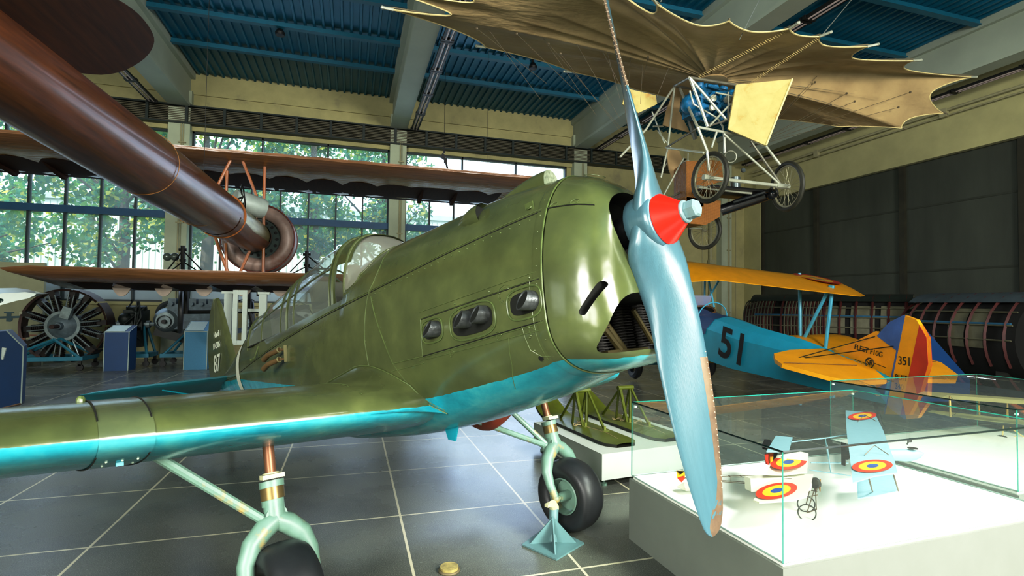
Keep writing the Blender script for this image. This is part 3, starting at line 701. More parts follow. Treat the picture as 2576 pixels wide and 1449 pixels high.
# canopy
CT = [(-2.12, .305, .615), (-2.3, .305, .64), (-2.6, .30, .655), (-3.1, .285, .60), (-3.6, .262, .555), (-4.1, .235, .495), (-4.32, .225, .46)]
def arch(x, n=20, g=0, z0=.11):
    w, zt = crv(CT, x); zs = z0
    out = []
    for k in range(n+1):
        a = PI*k/n; c, s_ = cos(a), sin(a); e = 2/2.7
        out.append(V((x, -math.copysign(abs(c)**e, c)*(w+g+.02*(1-s_)), zs+(zt+g-zs)*abs(s_)**e)))
    return out
MB().sheet([arch(x) for x in xs(-2.3, -4.32, .12)]).build('canopy_glass', clear, plane, local=True, ang=80)
cf = MB()
for x, r_ in ((-2.3, .016), (-2.36, .01), (-3.05, .008), (-3.2, .012), (-3.36, .008), (-3.9, .007), (-4.32, .012)): cf.tube(arch(x, g=.003), r_, 6)
for j in (0, 3, 10, 17, 20): cf.tube([arch(x, g=.002)[j] for x in xs(-2.3, -4.32, .15)], .006, 5)
cf.build('canopy_frame', olive, plane, local=True)
def base(k, n=20):
    a = PI*k/n; x = lerp(-2.12, -1.80, sin(a)**.8)
    S = sec(x, 96); yy = -cos(a)*.335
    best = min((p for p in S if p.z > 0), key=lambda p: abs(p.y-yy)); return V((x, yy, best.z-.004))
hoop = arch(-2.14)
rows = [[lerp(base(k), hoop[k], t) for k in range(21)] for t in (0, .33, .66, 1)]
MB().sheet(rows).build('windscreen', clear2, plane, local=True, ang=80)
hb = MB().sheet([arch(-2.09, g=-.008)[3:18], arch(-2.16, g=.003)[3:18], arch(-2.24, g=.005)[3:18], arch(-2.33, g=.005)[3:18]])
hb.tube(hoop, .012, 6).tube([base(k) for k in range(21)], .008, 6); 
hb.build('windscreen_hoop', olive, plane, local=True, ang=80)
# white band and turtle deck details
whitem = mat('band_white', '#cdd0c2', .5, var=.05)
bd = MB()
def bandring(x, off): return [p for p in sec(x, 64, .003)]
r1 = [V((p.x-(p.z)*.30, p.y, p.z)) for p in sec(-4.62, 64, 0)]; 
def skew(x):
    out = []
    for p in sec(x, 64): 
        xx = x+.30*(p.z-.1)+.0; q = sec(xx, 64, .004); out.append(min(q, key=lambda s_: (s_.y-p.y)**2+(s_.z-p.z)**2))
    return out
bd.loft([sec(-4.72, 64, .004), sec(-4.80, 64, .004), sec(-4.88, 64, .004)], cap=False)
bd.build('white_band', whitem, plane, local=True, ang=80)
hd_ = MB()
for z in (-.05, -.125):
    p = side(-3.16, z, 0); hd_.tube([p+V((.03, -.05, .0)), p+V((-.10, -.09, -.02)), p+V((-.22, -.08, -.04))], [.020, .021, .024], 12).tube([p+V((.05, .02, 0)), p+V((.03, -.05, 0))], .01)
hd_.build('step_handle', mat('handle_brown', '#6b5331', .5, var=.2), plane, local=True)
hp = MB()
for z in (-.05, -.125):
    p = side(-3.16, z, 0); hp.torus(p+V((.032, -.052, .0)), (.8, .25, .1), .02, .004, 16, 6)
hp.box(side(-3.10, -.085, .01), (.015, .02, .13)); hp.build('handle_bracket', mat('handle_pale', '#8f8a62', .5), plane, local=True)
MB().tube([side(-3.95, .1, .0), side(-3.97, .0, .02), side(-3.97, -.02, .05)], .006, 6).ball(side(-3.97, -.02, .05), .012).build('door_catch', edge, plane, local=True)

# wing: centre section plus starboard panel
def wp(y):
    a = abs(y)
    return (crv([(0, -1.28), (.55, -1.30), (1.5, -1.36), (5.0, -1.72)], a)[0], crv([(0, 1.95), (.5, 1.9), (1.5, 1.72), (5.0, 1.0)], a)[0],
            crv([(0, -.645), (.45, -.628), (2.0, -.563), (5.0, -.38)], a)[0], crv([(0, .27), (1.5, .245), (5, .12)], a)[0])
def wing_sec(y, g=0, n=30):
    le, ch, z, th = wp(y); up, lo = [], []
    for k in range(n+1):
        t = (1-cos(PI*k/n))/2; yt = 5*(.2969*math.sqrt(t)-.126*t-.3516*t*t+.2843*t**3-.1015*t**4)
        cb = .03*ch*math.sin(PI*min(1, t**.8))
        up.append(V((le-t*ch+(g if t < .02 else 0), y, z+th*yt*1.22+cb-t*.05+g))); lo.append(V((le-t*ch+(g if t < .02 else 0), y, z-th*yt*.80+cb*.2-t*.05-g)))
    return up+lo[-2:0:-1]
ys = xs(-4.6, -1.7, .25)+[-1.62, -1.5, -1.3, -1.1, -.9, -.7, -.5, -.2, .2, .5, .7, .9, 1.1, 1.3, 1.52]
MB().loft([wing_sec(y) for y in ys]).build('wing', wingm, plane, local=True, ang=50)
band = MB().loft([wing_sec(y, .003) for y in (-1.70, -1.66, -1.6, -1.535, -1.53)], cap=False)
def bandpaint():
    m = wingm.copy(); m.name = 'wing_joint_paint'; nt = m.node_tree
    for n in nt.nodes:
        if n.type == 'VALTORGB':
            for e in n.color_ramp.elements:
                c = e.color; e.color = (lerp(c[0], .25, .10), lerp(c[1], .32, .1), lerp(c[2], .3, .1), 1)
    return m
band.build('wing_joint_strip', bandpaint(), plane, local=True, ang=50)
we = MB().tube(wing_sec(-1.535, .004)[3:-3], .003, 5).tube(wing_sec(-1.70, .004)[3:-3], .003, 5)
we.build('joint_bead', gapm, plane, local=True)
wr = MB()
for yy in (-1.56, -1.61, -1.66):
    for kk in (13, 14): wr.ball(wing_sec(yy, .004)[kk], .005, 6, 3)
    for kk in (52, 54): wr.ball(wing_sec(yy, .004)[kk], .005, 6, 3)
wr.build('joint_rivet', mat('rivet_light', '#c7d3c0', .5), plane, local=True)
# wing root fillet
rows = []; n = 22; 
for k in range(n+1):
    t = k/n; x = lerp(-1.22, -2.95, t)
    hump = sin(PI*min(1, t*1.15+.02))**.6 if t < .87 else 0
    zt_ = lerp(-.60, -.335, sin(PI*min(.5, t*1.25))) if t < .4 else lerp(-.335, -.47, (t-.4)/.6)
    if t < .06: zt_ = lerp(-.68, -.60, t/.06)
    A = side(max(-2.9, x), zt_, .006)
    le, ch, z, th = wp(.62); tt = max(0, min(1, (le-x)/ch)); S = wing_sec(-.66)
    up = S[:31]; B = min(up, key=lambda p: abs(p.x-x)) if x < le else V((le, -.62, z))
    B = V((min(x, le) if x < le else le+.0, -.66, B.z-.003))
    C_ = V((lerp(A.x, B.x, .5), lerp(A.y, -.47, .6), lerp(A.z, B.z, .8)))
    rows.append([A*(1-q)**2+C_*2*q*(1-q)+B*q*q for q in [i/10 for i in range(11)]])
fl_ = MB().sheet(rows)
fl_.build('wing_root_fillet', wingm, plane, local=True, ang=80)
MB().tube([r[0]+V((0, -.002, .002)) for r in rows], .004, 5).tube([r[-1]+V((0, 0, .004)) for r in rows[2:]], .0022, 5).build('fillet_bead', edge, plane, local=True)
MB().tube([(-1.75, -1.72, -.5), (-1.75, -1.72, -.395)], .016, 10).ball((-1.75, -1.72, -.395), .016).box((-1.74, -1.70, -.43), (.05, .05, .01)).build('undercarriage_indicator', edge, plane, local=True)
MB().box((-1.6, -1.61, -.65), (.015, .015, .04)).box((-1.6, -1.61, -.672), (.025, .025, .018)).build('wing_hook', tealm, plane, local=True)
MB().prism([(-1.36, -.1, -.74), (-1.5, -.1, -.74), (-1.47, -.1, -.83), (-1.41, -.1, -.84)], (0, .012, 0)).build('belly_fin', tealm, plane, local=True, smooth=False)
rd_ = MB(); rws = []
for k in range(9):
    t = k/8; rws.append([V((lerp(-1.98, -1.62, t), .5+.09*cos(a), -.76-.10*sin(PI*min(1, t*.95+.05))**.7*max(0, sin(a)))) for a in [PI*j/10 for j in range(11)]])
rd_.sheet(rws).build('belly_pan', mat('pan_red', '#8a3a26', .4, var=.2), plane, local=True, ang=80)

# undercarriage
for sy in (-1, 1):
    leg = MB().tube([(-1.745, sy, -.55), (-1.705, sy, -.85)], .026, 14)
    lo = leg.build('gear_strut', copper, plane, local=True)
    MB().lathe([(.036, 0), (.04, .004), (.04, .024), (.036, .028)], (-1.706, sy, -.86), (-.13, 0, 1), 20).box((-1.66, sy*1.0-.01, -.845), (.05, .1, .02)).build('strut_collar', creamp, lo, local=True)
    MB().lathe([(.056, 0), (.056, .03)], (-1.70, sy, -.90), (-.13, 0, 1), 24).lathe([(.05, 0), (.05, .03)], (-1.695, sy, -.985), (-.13, 0, 1), 24).build('strut_ring', gearm, lo, local=True)
    MB().lathe([(.054, 0), (.054, .055)], (-1.692, sy, -.955), (-.13, 0, 1), 24).build('bronze_sleeve', bronze, lo, local=True)
    fk = MB().tube([(-1.69, sy, -.95), (-1.675, sy, -1.06)], [.046, .05], 16)
    for s2 in (-1, 1):
        fk.tube([(-1.672, sy+s2*.0, -1.045), (-1.668, sy+s2*.055, -1.075), (-1.66, sy+s2*.115, -1.13), (-1.65, sy+s2*.148, -1.21), (-1.63, sy+s2*.152, -1.30), (-1.60, sy+s2*.15, -1.375)], [.046, .05, .046, .038, .031, .026], 12)
        fk.ball((-1.598, sy+s2*.15, -1.386), .03, 10, 6)
    fk.lathe([(.05, -.03), (.05, .03)], (-1.68, sy, -1.03), (1, 0, .1), 16)
    fk.build('wheel_fork', gearm, lo, local=True, ang=60)
    if sy < 0: MB().tube([(-1.68, -1.06, -1.03), (-1.76, -1.47, -.66)], .022, 10).build('side_brace', gearm, lo, local=True)
    else:
        MB().tube([(-1.71, .95, -1.03), (-1.86, .74, -.72)], .02, 10).build('side_brace', gearm, lo, local=True)
        MB().tube([(-1.71, .95, -1.04), (-1.80, .40, -.78)], .02, 10).ball((-1.71, .94, -1.05), .035).build('side_brace', gearm, lo, local=True)
    c = V((-1.596, sy, -1.386))
    tp = [(.125, -.075), (.15, -.10), (.19, -.112), (.225, -.095), (.246, -.05), (.25, 0), (.246, .05), (.225, .095), (.19, .112), (.15, .10), (.125, .075), (.118, 0), (.125, -.075)]
    ty = MB().lathe(tp, c, (0, 1, 0), 48, cap=False).build('tyre', tyre, lo, local=True, ang=50)
    rim = MB().lathe([(.126, -.08), (.118, -.085), (.112, -.06), (.108, -.02), (.108, .02), (.112, .06), (.118, .085), (.126, .08)], c, (0, 1, 0), 40, cap=False)
    rim.lathe([(.03, -.12), (.035, -.07), (.035, .07), (.03, .12)], c, (0, 1, 0), 16)
    for k in range(8):
        a = 2*PI*k/8; d = V((cos(a), 0, sin(a))); rim.tube([c+d*.03, c+d*.11], [.012, .008], 6)
    rim.lathe([(.105, -.02), (.0, -.02)], c, (0, 1, 0), 24, cap=False)
    rim.build('wheel_rim', gearm, lo, local=True)
    MB().tube([c-V((0, .17, 0)), c+V((0, .17, 0))], .016, 10).build('axle', creamp, lo, local=True)
# tail
fn = MB(); rows = []
for t in [i/10 for i in range(11)]:
    z = lerp(.0, 1.04, t); le = lerp(-5.42, -6.08, t**1.1) if t < .93 else lerp(-6.02, -6.14, (t-.93)/.07); te = -6.28; th = lerp(.045, .02, t)
    rows.append([V((le, 0, z)), V((lerp(le, te, .12), -th*.75, z)), V((lerp(le, te, .4), -th, z)), V((te, -th*.6, z)), V((te, th*.6, z)), V((lerp(le, te, .4), th, z)), V((lerp(le, te, .12), th*.75, z))])
fin = MB().loft(rows).build('tail_fin', olive, plane, local=True, ang=50)
rows = []
for t in [i/12 for i in range(13)]:
    z = lerp(-.12, 1.06, t); te = -6.30-.36*max(.02, sin(PI*min(1, .12+t*.86)))**.6; th = .02
    rows.append([V((-6.285, -th, z)), V((te, -.004, z)), V((te, .004, z)), V((-6.285, th, z))])
rud = MB().loft(rows).build('rudder', olive, plane, local=True, ang=50)
TM = basis((-6.14, -.045, .40), (1, .03, 0), (.0, 0, 1))
wt = mat('marking_white', '#d9ddcf', .6)
text_mesh('87', 'number_87', .30, wt, basis((-6.13, -.044, .20), (1, .0, 0), (0, 0, 1)), fin, sx=.9, bold=.002)
text_mesh('FN305', 'type_marking', .11, wt, basis((-6.13, -.042, .43), (1, 0, 0), (0, 0, 1)), fin, sx=.95)
text_mesh('Nardi', 'maker_marking', .11, wt, basis((-6.13, -.038, .57), (1, 0, 0), (0, 0, 1)), fin, sx=.95)
def stab(y0, y1, nm):
    rows = []
    for t in [i/12 for i in range(13)]:
        y = lerp(y0, y1, t); s_ = math.sqrt(max(.004, 1-(t)**3.2)); le = lerp(-5.40, -5.62, t); ch = lerp(.78, .62, t)*s_; le -= (1-s_)*.2; z = -.03-.03*t; th = .035*s_
        rows.append([V((le, y, z)), V((le-ch*.1, y, z+th*.7)), V((le-ch*.4, y, z+th)), V((le-ch, y, z-.12*s_+.004)), V((le-ch, y, z-.12*s_-.004)), V((le-ch*.4, y, z-th)), V((le-ch*.1, y, z-th*.7))])
    b = MB().loft(rows); o = b.build(nm, tealm, plane, local=True, ang=50)
    MB().tube([(-5.6, y0*.5+y1*.5, -.1), (-5.9, y0, -.25)], .008, 6).build('tail_brace', tealm, o, local=True)
stab(-.05, -1.38, 'tailplane'); stab(.05, 1.38, 'tailplane')

MB().tube([(-5.5, 0, -.15), (-5.8, 0, -.58)], .025, 8).torus((-5.8, 0, -.605), (0, 1, 0), .07, .032, 20, 8).build('tail_wheel', blk, plane, local=True)
# jack stand under the port wheel
js = thing('wheel_stand', 'grey-green steel stand with square base plate beside the far main wheel of the olive aircraft', 'stand', PZ(1385, 1368, 0))
q = [PZ(1313, 1371, .006), PZ(1400, 1409, .006), PZ(1470, 1367, .006), PZ(1378, 1322, .006)]
c0 = sum(q, V())/4; top = FM @ V((-1.598, .82, -1.43))
jm = mat('stand_paint', '#688789', .5, var=.1)
MB().prism([p+V((0, 0, -.005)) for p in q], (0, 0, .01)).build('base_plate', jm, js, smooth=False)
tx = V((top.x, top.y, 0)); c1 = V((c0.x, c0.y, .01))
st_ = MB().tube([c1, V((top.x, top.y, top.z))], .032, 16); st_.build('post', jm, js)
g = MB()
for k in range(2):
    d = (q[k*2]+q[k*2+1]-q[(k*2+2) % 4]-q[(k*2+3) % 4]).normalized(); s_ = V((-d.y, d.x, 0))*.004
    for d2 in (q[k]-c0, q[k+2]-c0):
        d2 = V((d2.x, d2.y, 0))*.75; n_ = V((-d2.y, d2.x, 0)).normalized()*.004
        g.prism([c1-n_, c1+d2-n_, c1-n_+V((0, 0, .17))], n_*2)
g.build('gusset', jm, js, smooth=False)
MB().tube([top-V((0, 0, .01)), top+V((-.02, -.02, .03))], [.036, .03], 10).box(top+V((-.03, 0, .02)), (.08, .03, .02), .5).build('clamp', creamp, js)
# ---------------------------------------------------------------- brown ducted early aeroplane
wood = mat('varnished_wood', '#643517', .32, var=.45, scale=3, stretch=(14, .8, 14), coat=.12, spec=.4)
woodx = mat('varnished_wing', '#75502f', .2, var=.35, scale=2.4, stretch=(.7, 9, 9), coat=.3, spec=.6, bump=.5, bscale=3.5)
wooddk = mat('rib_wood_and_shade', '#2a1509', .7, spec=.15, var=.35, scale=3, stretch=(9, 1, 1))  # wood of the rib ends, also the painted shade under both wings
ply = mat('ply_edge', '#b56f35', .5, var=.2, scale=6)
cop = mat('strut_wood', '#9b5f34', .35, var=.2, coat=.3)
alu = mat('worn_cowl', '#8d865e', .32, .5, var=.35, scale=3, stretch=(5, 1, 5))
pinkp = mat('duct_paint', '#8f7a70', .45, var=.25, scale=3, dirt='#6b4a3c')
dkm = mat('dark_iron', '#141614', .5, .4, var=.4)
whitep = mat('white_paint', '#98a29b', .5, var=.06)
bx = V((-1.80, 0, 2.9))
br = thing('ducted_brown_aeroplane', 'varnished brown wooden aeroplane with a long round fuselage and a round ducted nose', 'aircraft', (-1.8, 9.6, 1.75))
def circ(y, r, c=None, n=32, fz=1.0):
    c = c or V((bx.x, y, bx.z)); return [V((c.x+sin(2*PI*k/n)*r, y, c.z+cos(2*PI*k/n)*r*fz)) for k in range(n)]
body = MB().loft([circ(y, r, V((x, y, z))) for y, r, x, z in ((.6, .17, -1.84, 2.84), (3.4, .24, -1.82, 2.83), (5.4, .288, -1.81, 2.82), (7.2, .302, -1.79, 2.805), (8.25, .305, -1.775, 2.80))])
body.build('fuselage_shell', wood, br, ang=60)
sj = MB()
for y, r, z in ((5.4, .2895, 2.82), (7.2, .3035, 2.805)): MB().torus((bx.x, y, z), (0, 1, 0), r, .0035, 40, 5).build('body_seam', mat('seam_wood', '#a3733f', .5), br)
MB().lathe([(.305, 0), (.325, .02), (.325, .05), (.26, .06)], (-1.775, 8.22, 2.80), (0, 1, 0), 40).build('cockpit_collar', ply, br)
c2 = MB().loft([circ(y, r, V((x, y, z)), 28) for y, r, x, z in ((8.25, .285, -1.775, 2.80), (9.3, .27, -1.70, 2.76), (10.0, .26, -1.64, 2.73))]); c2.build('engine_cowl', alu, br, ang=60)
lo = MB(); rows = []
for y, r, x, z in ((8.0, .31, -1.778, 2.80), (8.9, .295, -1.73, 2.775), (9.6, .285, -1.67, 2.745), (10.05, .275, -1.64, 2.73)):
    rows.append([V((x+sin(a)*r, y, z+cos(a)*r)) for a in [lerp(.62*PI if y > 8.5 else .55*PI, 1.4*PI, k/14) for k in range(15)]])
lo.sheet(rows); lo.build('belly_fairing', wood, br, ang=80)
dc = V((-1.60, 10.12, 2.72)); dax = V((.05, 1, -.04)).normalized()
du = MB().lathe([(.36, .10), (.40, .02), (.47, .0), (.56, .02), (.60, .10), (.61, .25), (.60, .38), (.57, .42)], dc, dax, 64, cap=False); dobj = du.build('duct_ring', pinkp, br, ang=60)
MB().torus(dc+dax*.06, dax, .605, .012, 64, 8).torus(dc+dax*.40, dax, .60, .016, 64, 8).build('duct_rim', mat('rim_red', '#5e2a1c', .5), dobj)
gd = MB().lathe([(.37, .10), (.37, .14), (.22, .15), (.22, .06), (.10, .0)], dc, dax, 48, cap=False); gd.build('compressor_plate', mat('plate_dark_green', '#25322e', .5, .3, var=.3), dobj)
hl = MB(); u, w_, _ = frame(dax)
for k in range(16):
    a = 2*PI*k/16; hl.lathe([(.026, 0), (.026, .012)], dc+(u*cos(a)+w_*sin(a))*.30+dax*.135, -dax, 10)
hl.build('plate_holes', mat('hole_black', '#050505', .9), dobj)
MB().lathe([(.245, -.12), (.235, .0), (.21, .08)], dc, dax, 40, cap=False).build('hub_fairing', wood, dobj)
iv = MB(); 
for a0 in (.3, 2.4, 4.4):
    iv.sheet([[dc+(u*cos(a0+t*.9)+w_*sin(a0+t*.9))*lerp(.42, .57, q)+dax*(.012-.0*q) for t in [i/10 for i in range(11)]] for q in (.35+0, .75)])
# wings
def wing_slab(x0, x1, prof, tipx0=0, tipx1=0, n=40):
    rows = []
    ym = sum(p[0] for p in prof)/len(prof)
    for i in range(n+1):
        x = lerp(x0, x1, i/n); k = 1
        rows.append([V((x+(p[2] if len(p) > 2 else 0)*(1 if i == n else 0), p[0], p[1]+.012*sin(x*9)*(1 if p[0] > 10 else .3))) for p in prof])
    return rows
up = [(9.62, 4.10), (9.62, 4.05), (9.8, 3.97), (10.3, 3.92), (10.9, 3.88), (11.3, 3.82), (11.5, 3.84), (11.45, 3.98), (11.0, 4.12), (10.3, 4.15)]
rows = wing_slab(-9.6, 3.35, up)
for i, t in ((40, 0), (39, .3)): pass
rows[-1] = [V((lerp(3.42, 2.95, (p.y-9.62)/1.9), p.y, p.z)) for p in rows[-1]]
uw = MB().loft(rows).build('upper_wing', woodx, br, ang=60)
lw_prof = [(9.60, 2.09), (9.60, 2.05), (9.70, 1.95), (9.95, 1.87), (10.7, 1.77), (11.1, 1.79), (11.2, 1.87), (11.0, 2.0), (10.4, 2.10), (9.9, 2.09)]
rows = wing_slab(-4.6, 1.9, lw_prof, n=28)
tip = [V((lerp(-4.95, -4.3, (p[0]-9.6)/1.6), p[0], lerp(p[1], 2.02, .6))) for p in lw_prof]
lw = MB().loft([tip]+rows).build('lower_wing', woodx, br, ang=60)
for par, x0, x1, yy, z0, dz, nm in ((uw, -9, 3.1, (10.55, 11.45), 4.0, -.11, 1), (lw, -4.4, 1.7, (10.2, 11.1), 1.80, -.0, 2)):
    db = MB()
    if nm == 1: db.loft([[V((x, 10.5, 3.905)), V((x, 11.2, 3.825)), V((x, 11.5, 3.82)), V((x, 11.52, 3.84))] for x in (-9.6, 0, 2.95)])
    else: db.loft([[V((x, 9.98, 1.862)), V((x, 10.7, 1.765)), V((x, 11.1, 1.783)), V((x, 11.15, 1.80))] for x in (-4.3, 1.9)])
    db.build('underside_shade_band', wooddk, par)  # dark sheet carrying the shade of the wing's curved underside in its colour
for k in range(17):
    x = -9.3+k*.72
    if k > 7: x = -9.3+7*.72+(k-7)*.70
    r_ = MB().loft([[V((x-.012, 10.6, 3.90)), V((x-.035, 11.0, 3.80 if x < -4 or x > 1 else 3.86)), V((x-.035, 11.35, 3.74 if x < -4 or x > 1 else 3.80)), V((x-.012, 11.52, 3.86))], [V((x+.012, 10.6, 3.90)), V((x+.035, 11.0, 3.80 if x < -4 or x > 1 else 3.86)), V((x+.035, 11.35, 3.74 if x < -4 or x > 1 else 3.80)), V((x+.012, 11.52, 3.86))]])
    r_.build('rib_end', wooddk, uw)
for k in range(9):
    x = -3.72+k*.62
    r_ = MB(); poly = [V((x+lerp(-.14, .14, i/12), 10.45, 1.81-.16*sin(PI*i/12)**.8*(1-.06*k))) for i in range(13)]
    r_.prism(poly, (0, .03, 0)); r_.build('rib_end', mat('rib_pale', '#8d8072', .5, var=.2), lw)
# interplane struts
def pt(x, y, Y): return PY(x, y, Y)
sp_ = [[(583, 398), (566, 430), (542, 478), (538, 492)], [(608, 398), (645, 492), (642, 600), (601, 692)], [(571, 430), (569, 480)], [(540, 592), (556, 640), (576, 692)], [(667, 398), (664, 500), (662, 688)], [(568, 612), (570, 690)]]
for i, s_ in enumerate(sp_):
    Y0 = 9.85 if i != 4 else 10.0
    MB().tube([pt(x, y, Y0+.0) for x, y in s_], .026, 8).build('interplane_strut', cop, br)
MB().box(pt(588, 692, 9.85), (.3, .12, .04)).build('strut_foot', cop, br); MB().box(pt(596, 400, 9.85), (.28, .1, .05)).build('strut_foot', cop, br)
sw = MB().torus(pt(612, 495, 8.9), (1, .25, .15), .185, .011, 36, 6); a_ = pt(612, 495, 8.9)
for k in range(3): sw.tube([a_, a_+V((-.05, .03+.17*cos(k*2.1), .17*sin(k*2.1)))*.95], .007, 5)
sw.tube([a_, a_+V((-.25, .05, -.12))], .014).build('steering_wheel', dkm, br)
MB().tube([pt(575, 500, 8.7), pt(595, 520, 8.7)], .02).ball(pt(597, 522, 8.7), .035).build('control_lever', dkm, br)
tk = MB().lathe([(.0, 0), (.16, .02), (.17, .1), (.17, .42), (.15, .5), (0, .52)], pt(585, 500, 9.15), (.85, .5, -.2), 24); tk.build('fuel_tank', mat('tank_grey', '#b9c4c0', .4, .3), br)
# V tail surfaces
wood2 = mat('varnished_wood_shaded', '#3a1d0a', .45, var=.45, scale=3, stretch=(14, .8, 14), coat=.05, spec=.25)  # darker copy of the varnished wood, the tail's weaker light painted in
def rnd2(poly):
    for _ in range(2):
        q = []
        for i in range(len(poly)):
            a, b = poly[i], poly[(i+1) % len(poly)]; q += [(lerp(a[0], b[0], .25), lerp(a[1], b[1], .25)), (lerp(a[0], b[0], .75), lerp(a[1], b[1], .75))]
        poly = q
    return poly
for sx in (1, -1):
    r0 = V((-1.80+sx*.10, 0, 2.97)); d = V((sx*.70, 0, .55)).normalized()
    po = rnd2([(3.2, -.14), (3.5, -.05), (3.67, -.01), (3.89, .05), (4.10, .20), (4.11, .41), (3.99, .54), (3.82, .57), (3.6, .56), (3.44, .51), (3.0, .42), (2.4, .3), (1.8, .1), (1.8, -.14)])
    n_ = d.cross(V((0, 1, 0))).normalized()
    a, b = [r0+d*h+V((0, y, 0)) for y, h in po], [r0+d*h*.985+V((0, y-.01, 0))+n_*.02 for y, h in po]
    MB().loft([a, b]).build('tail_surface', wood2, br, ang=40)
for x, y in ((-1.8, 3.2), (-1.8, 7.4), (-6.5, 10.4), (2.6, 10.4)): MB().tube([(x, y, 3.1 if x == -1.8 else 4.1), (x, y, 7.9)], .003, 5).build('suspension_wire', dkm, br)
# trestle
tr = thing('white_trestle', 'white painted trestle standing under the lower wing of the brown aeroplane', 'stand', PY(620, 880, 9.9))
b0 = 9.95
for x, r_ in ((575, .05), (590, .05), (614, .05)): pass
for x in (576, 663): 
    p = pt(x, 730, b0); MB().bb((p.x-.06, b0-.05, 0), (p.x+.06, b0+.05, 1.76)).build('post', whitep, tr, smooth=False)
pa, pb = pt(594, 720, b0-.3), pt(618, 720, b0-.3)
for p in (pa, pb): MB().bb((p.x-.035, p.y-.04, .9), (p.x+.035, p.y+.04, 1.78)).build('post', whitep, tr, smooth=False)
for a, b in (((pa.x, pa.y-.03, 1.70), (pb.x, pb.y+.03, 1.78)), ((pa.x-.05, pa.y-.03, .88), (pb.x+.05, pa.y+.03, .95)), ((pt(560, 720, b0).x, b0-.06, 1.72), (pt(592, 720, b0).x, b0+.06, 1.76)), ((pt(650, 720, b0).x, b0-.06, 1.72), (pt(680, 720, b0).x, b0+.06, 1.76)), ((pt(576, 720, b0).x, b0-.03, 1.42), (pt(663, 720, b0).x, b0+.03, 1.47))):
    MB().bb(a, b).build('crossbar', whitep, tr, smooth=False)

# dark tube-framed monoplane behind
pm = thing('dark_frame_monoplane', 'dark tube-framed early monoplane on spoked wheels behind the brown lower wing', 'aircraft', PY(540, 900, 12.6))
Yp = 12.6
def spoked(c, ax, R_, parent, rt, m1, m2, nsp=22):
    w = MB().torus(c, ax, R_, rt, 40, 8).build('wheel_tyre', m1, parent)
    u, q, d = frame(ax); r2 = MB().torus(c, ax, R_-rt*1.2, rt*.5, 36, 6)
    r2.build('wheel_hoop', m2, w)
    s_ = MB().tube([V(c)-d*R_*.14, V(c)+d*R_*.14], R_*.06, 8)
    for k in range(nsp):
        a = 2*PI*k/nsp; s_.tube([V(c)+d*R_*.11*(1 if k % 2 else -1)+(u*cos(a+.5)+q*sin(a+.5))*R_*.05, V(c)+(u*cos(a)+q*sin(a))*(R_-rt*1.2)], R_*.006+.0007, 4)
    s_.build('spokes', m2, w); return w
pal = mat('pale_rim', '#aeb7ab', .4, .3)
spoked(PY(455, 783, Yp), (1, .25, 0), .42, pm, .05, tyre, pal)
spoked(PY(628, 800, Yp+.5), (1, .3, 0), .40, pm, .05, tyre, pal)
for pts, r_ in (([(468, 785), (690, 782)], .045), ([(467, 700), (468, 790)], .06), ([(460, 618), (460, 700)], .045), ([(625, 700), (625, 785)], .06), ([(772, 632), (772, 700)], .045), ([(649, 720), (649, 745)], .03), ([(618, 785), (612, 850)], .04), ([(628, 785), (640, 830)], .04)):
    MB().tube([pt(x, y, Yp) for x, y in pts], r_, 8).build('frame_tube', dkm, pm)
for x in (460, 772):
    y0 = 0 if x == 460 else 12; f_ = MB()
    f_.tube([pt(x-10, 628+y0, Yp), pt(x+10, 628+y0, Yp)], .03).tube([pt(x-8, 655+y0, Yp), pt(x+8, 655+y0, Yp)], .03)
    for a, b in (((x, 630+y0), (x-42, 684)), ((x, 630+y0), (x+52, 684)), ((x, 658+y0), (x-40, 690)), ((x, 658+y0), (x+50, 690))): f_.tube([pt(*a, Yp), pt(*b, Yp-.2)], .014, 5)
    f_.build('kingpost_bracing', dkm, pm)
MB().tube([pt(596, 758, Yp), pt(606, 755, Yp), pt(625, 752, Yp), pt(640, 756, Yp)], .012, 5).build('spring_bow', dkm, pm)
for i, x in enumerate((421, 440)):
    MB().ball(pt(x, 646, Yp), .085, 16, 10).build('float_bulb', mat('bulb_glass', '#55605a', .2, .3), pm)
w_ = MB().sheet([[pt(x, y, Yy) for x, y in ((583, 838), (600, 826), (617, 822), (632, 822))] for Yy in (11.2,)]+[[pt(x, y, 11.9) for x, y in ((583, 842), (603, 838), (617, 832), (634, 826))]])
w_.build('wing_tip', mat('pale_blue_fabric', '#8fa6dc', .3, var=.1), pm)

# wing-mounted kit at the far left, display wall
wl = thing('white_wing_tip', 'white rounded wing tip with a small dark lamp in front of the display board', 'wing', PY(0, 770, 8.5))
def pl(x, y): return PY(x, y, 8.5)
rows = []
for x, t, b in ((-60, 716, 790), (0, 725, 768), (40, 724, 757), (70, 728, 751), (86, 732, 744), (91, 736, 739)):
    a, c = PY(x, t, 8.9), PY(x, b, 8.2); m_ = (a+c)/2
    rows.append([a, lerp(a, c, .5)+V((0, -.25, .01)), c, lerp(a, c, .5)+V((0, .3, .0))])
MB().loft(rows).build('wing_panel', mat('white_gloss', '#cfdad2', .25, var=.05), wl)
MB().tube([PY(-58, 780, 8.5), V((PY(-58, 780, 8.5).x, 8.5, 0))], .04).build('support_post', dkm, wl)
MB().ball(pl(22, 760)+V((0, -.25, .01)), .1, 16, 10, (1, .5, .42)).build('lamp_cover', mat('lamp_green', '#0e2a22', .2), wl)
dbm = mat('board_cream', '#9a9d80', .7, var=.06)
db = thing('display_board', 'tall cream display board with aircraft pictures behind the white wing tip', 'board', (-8.6, 15.35, 0))
bl = PY(105, 850, 15.35).x
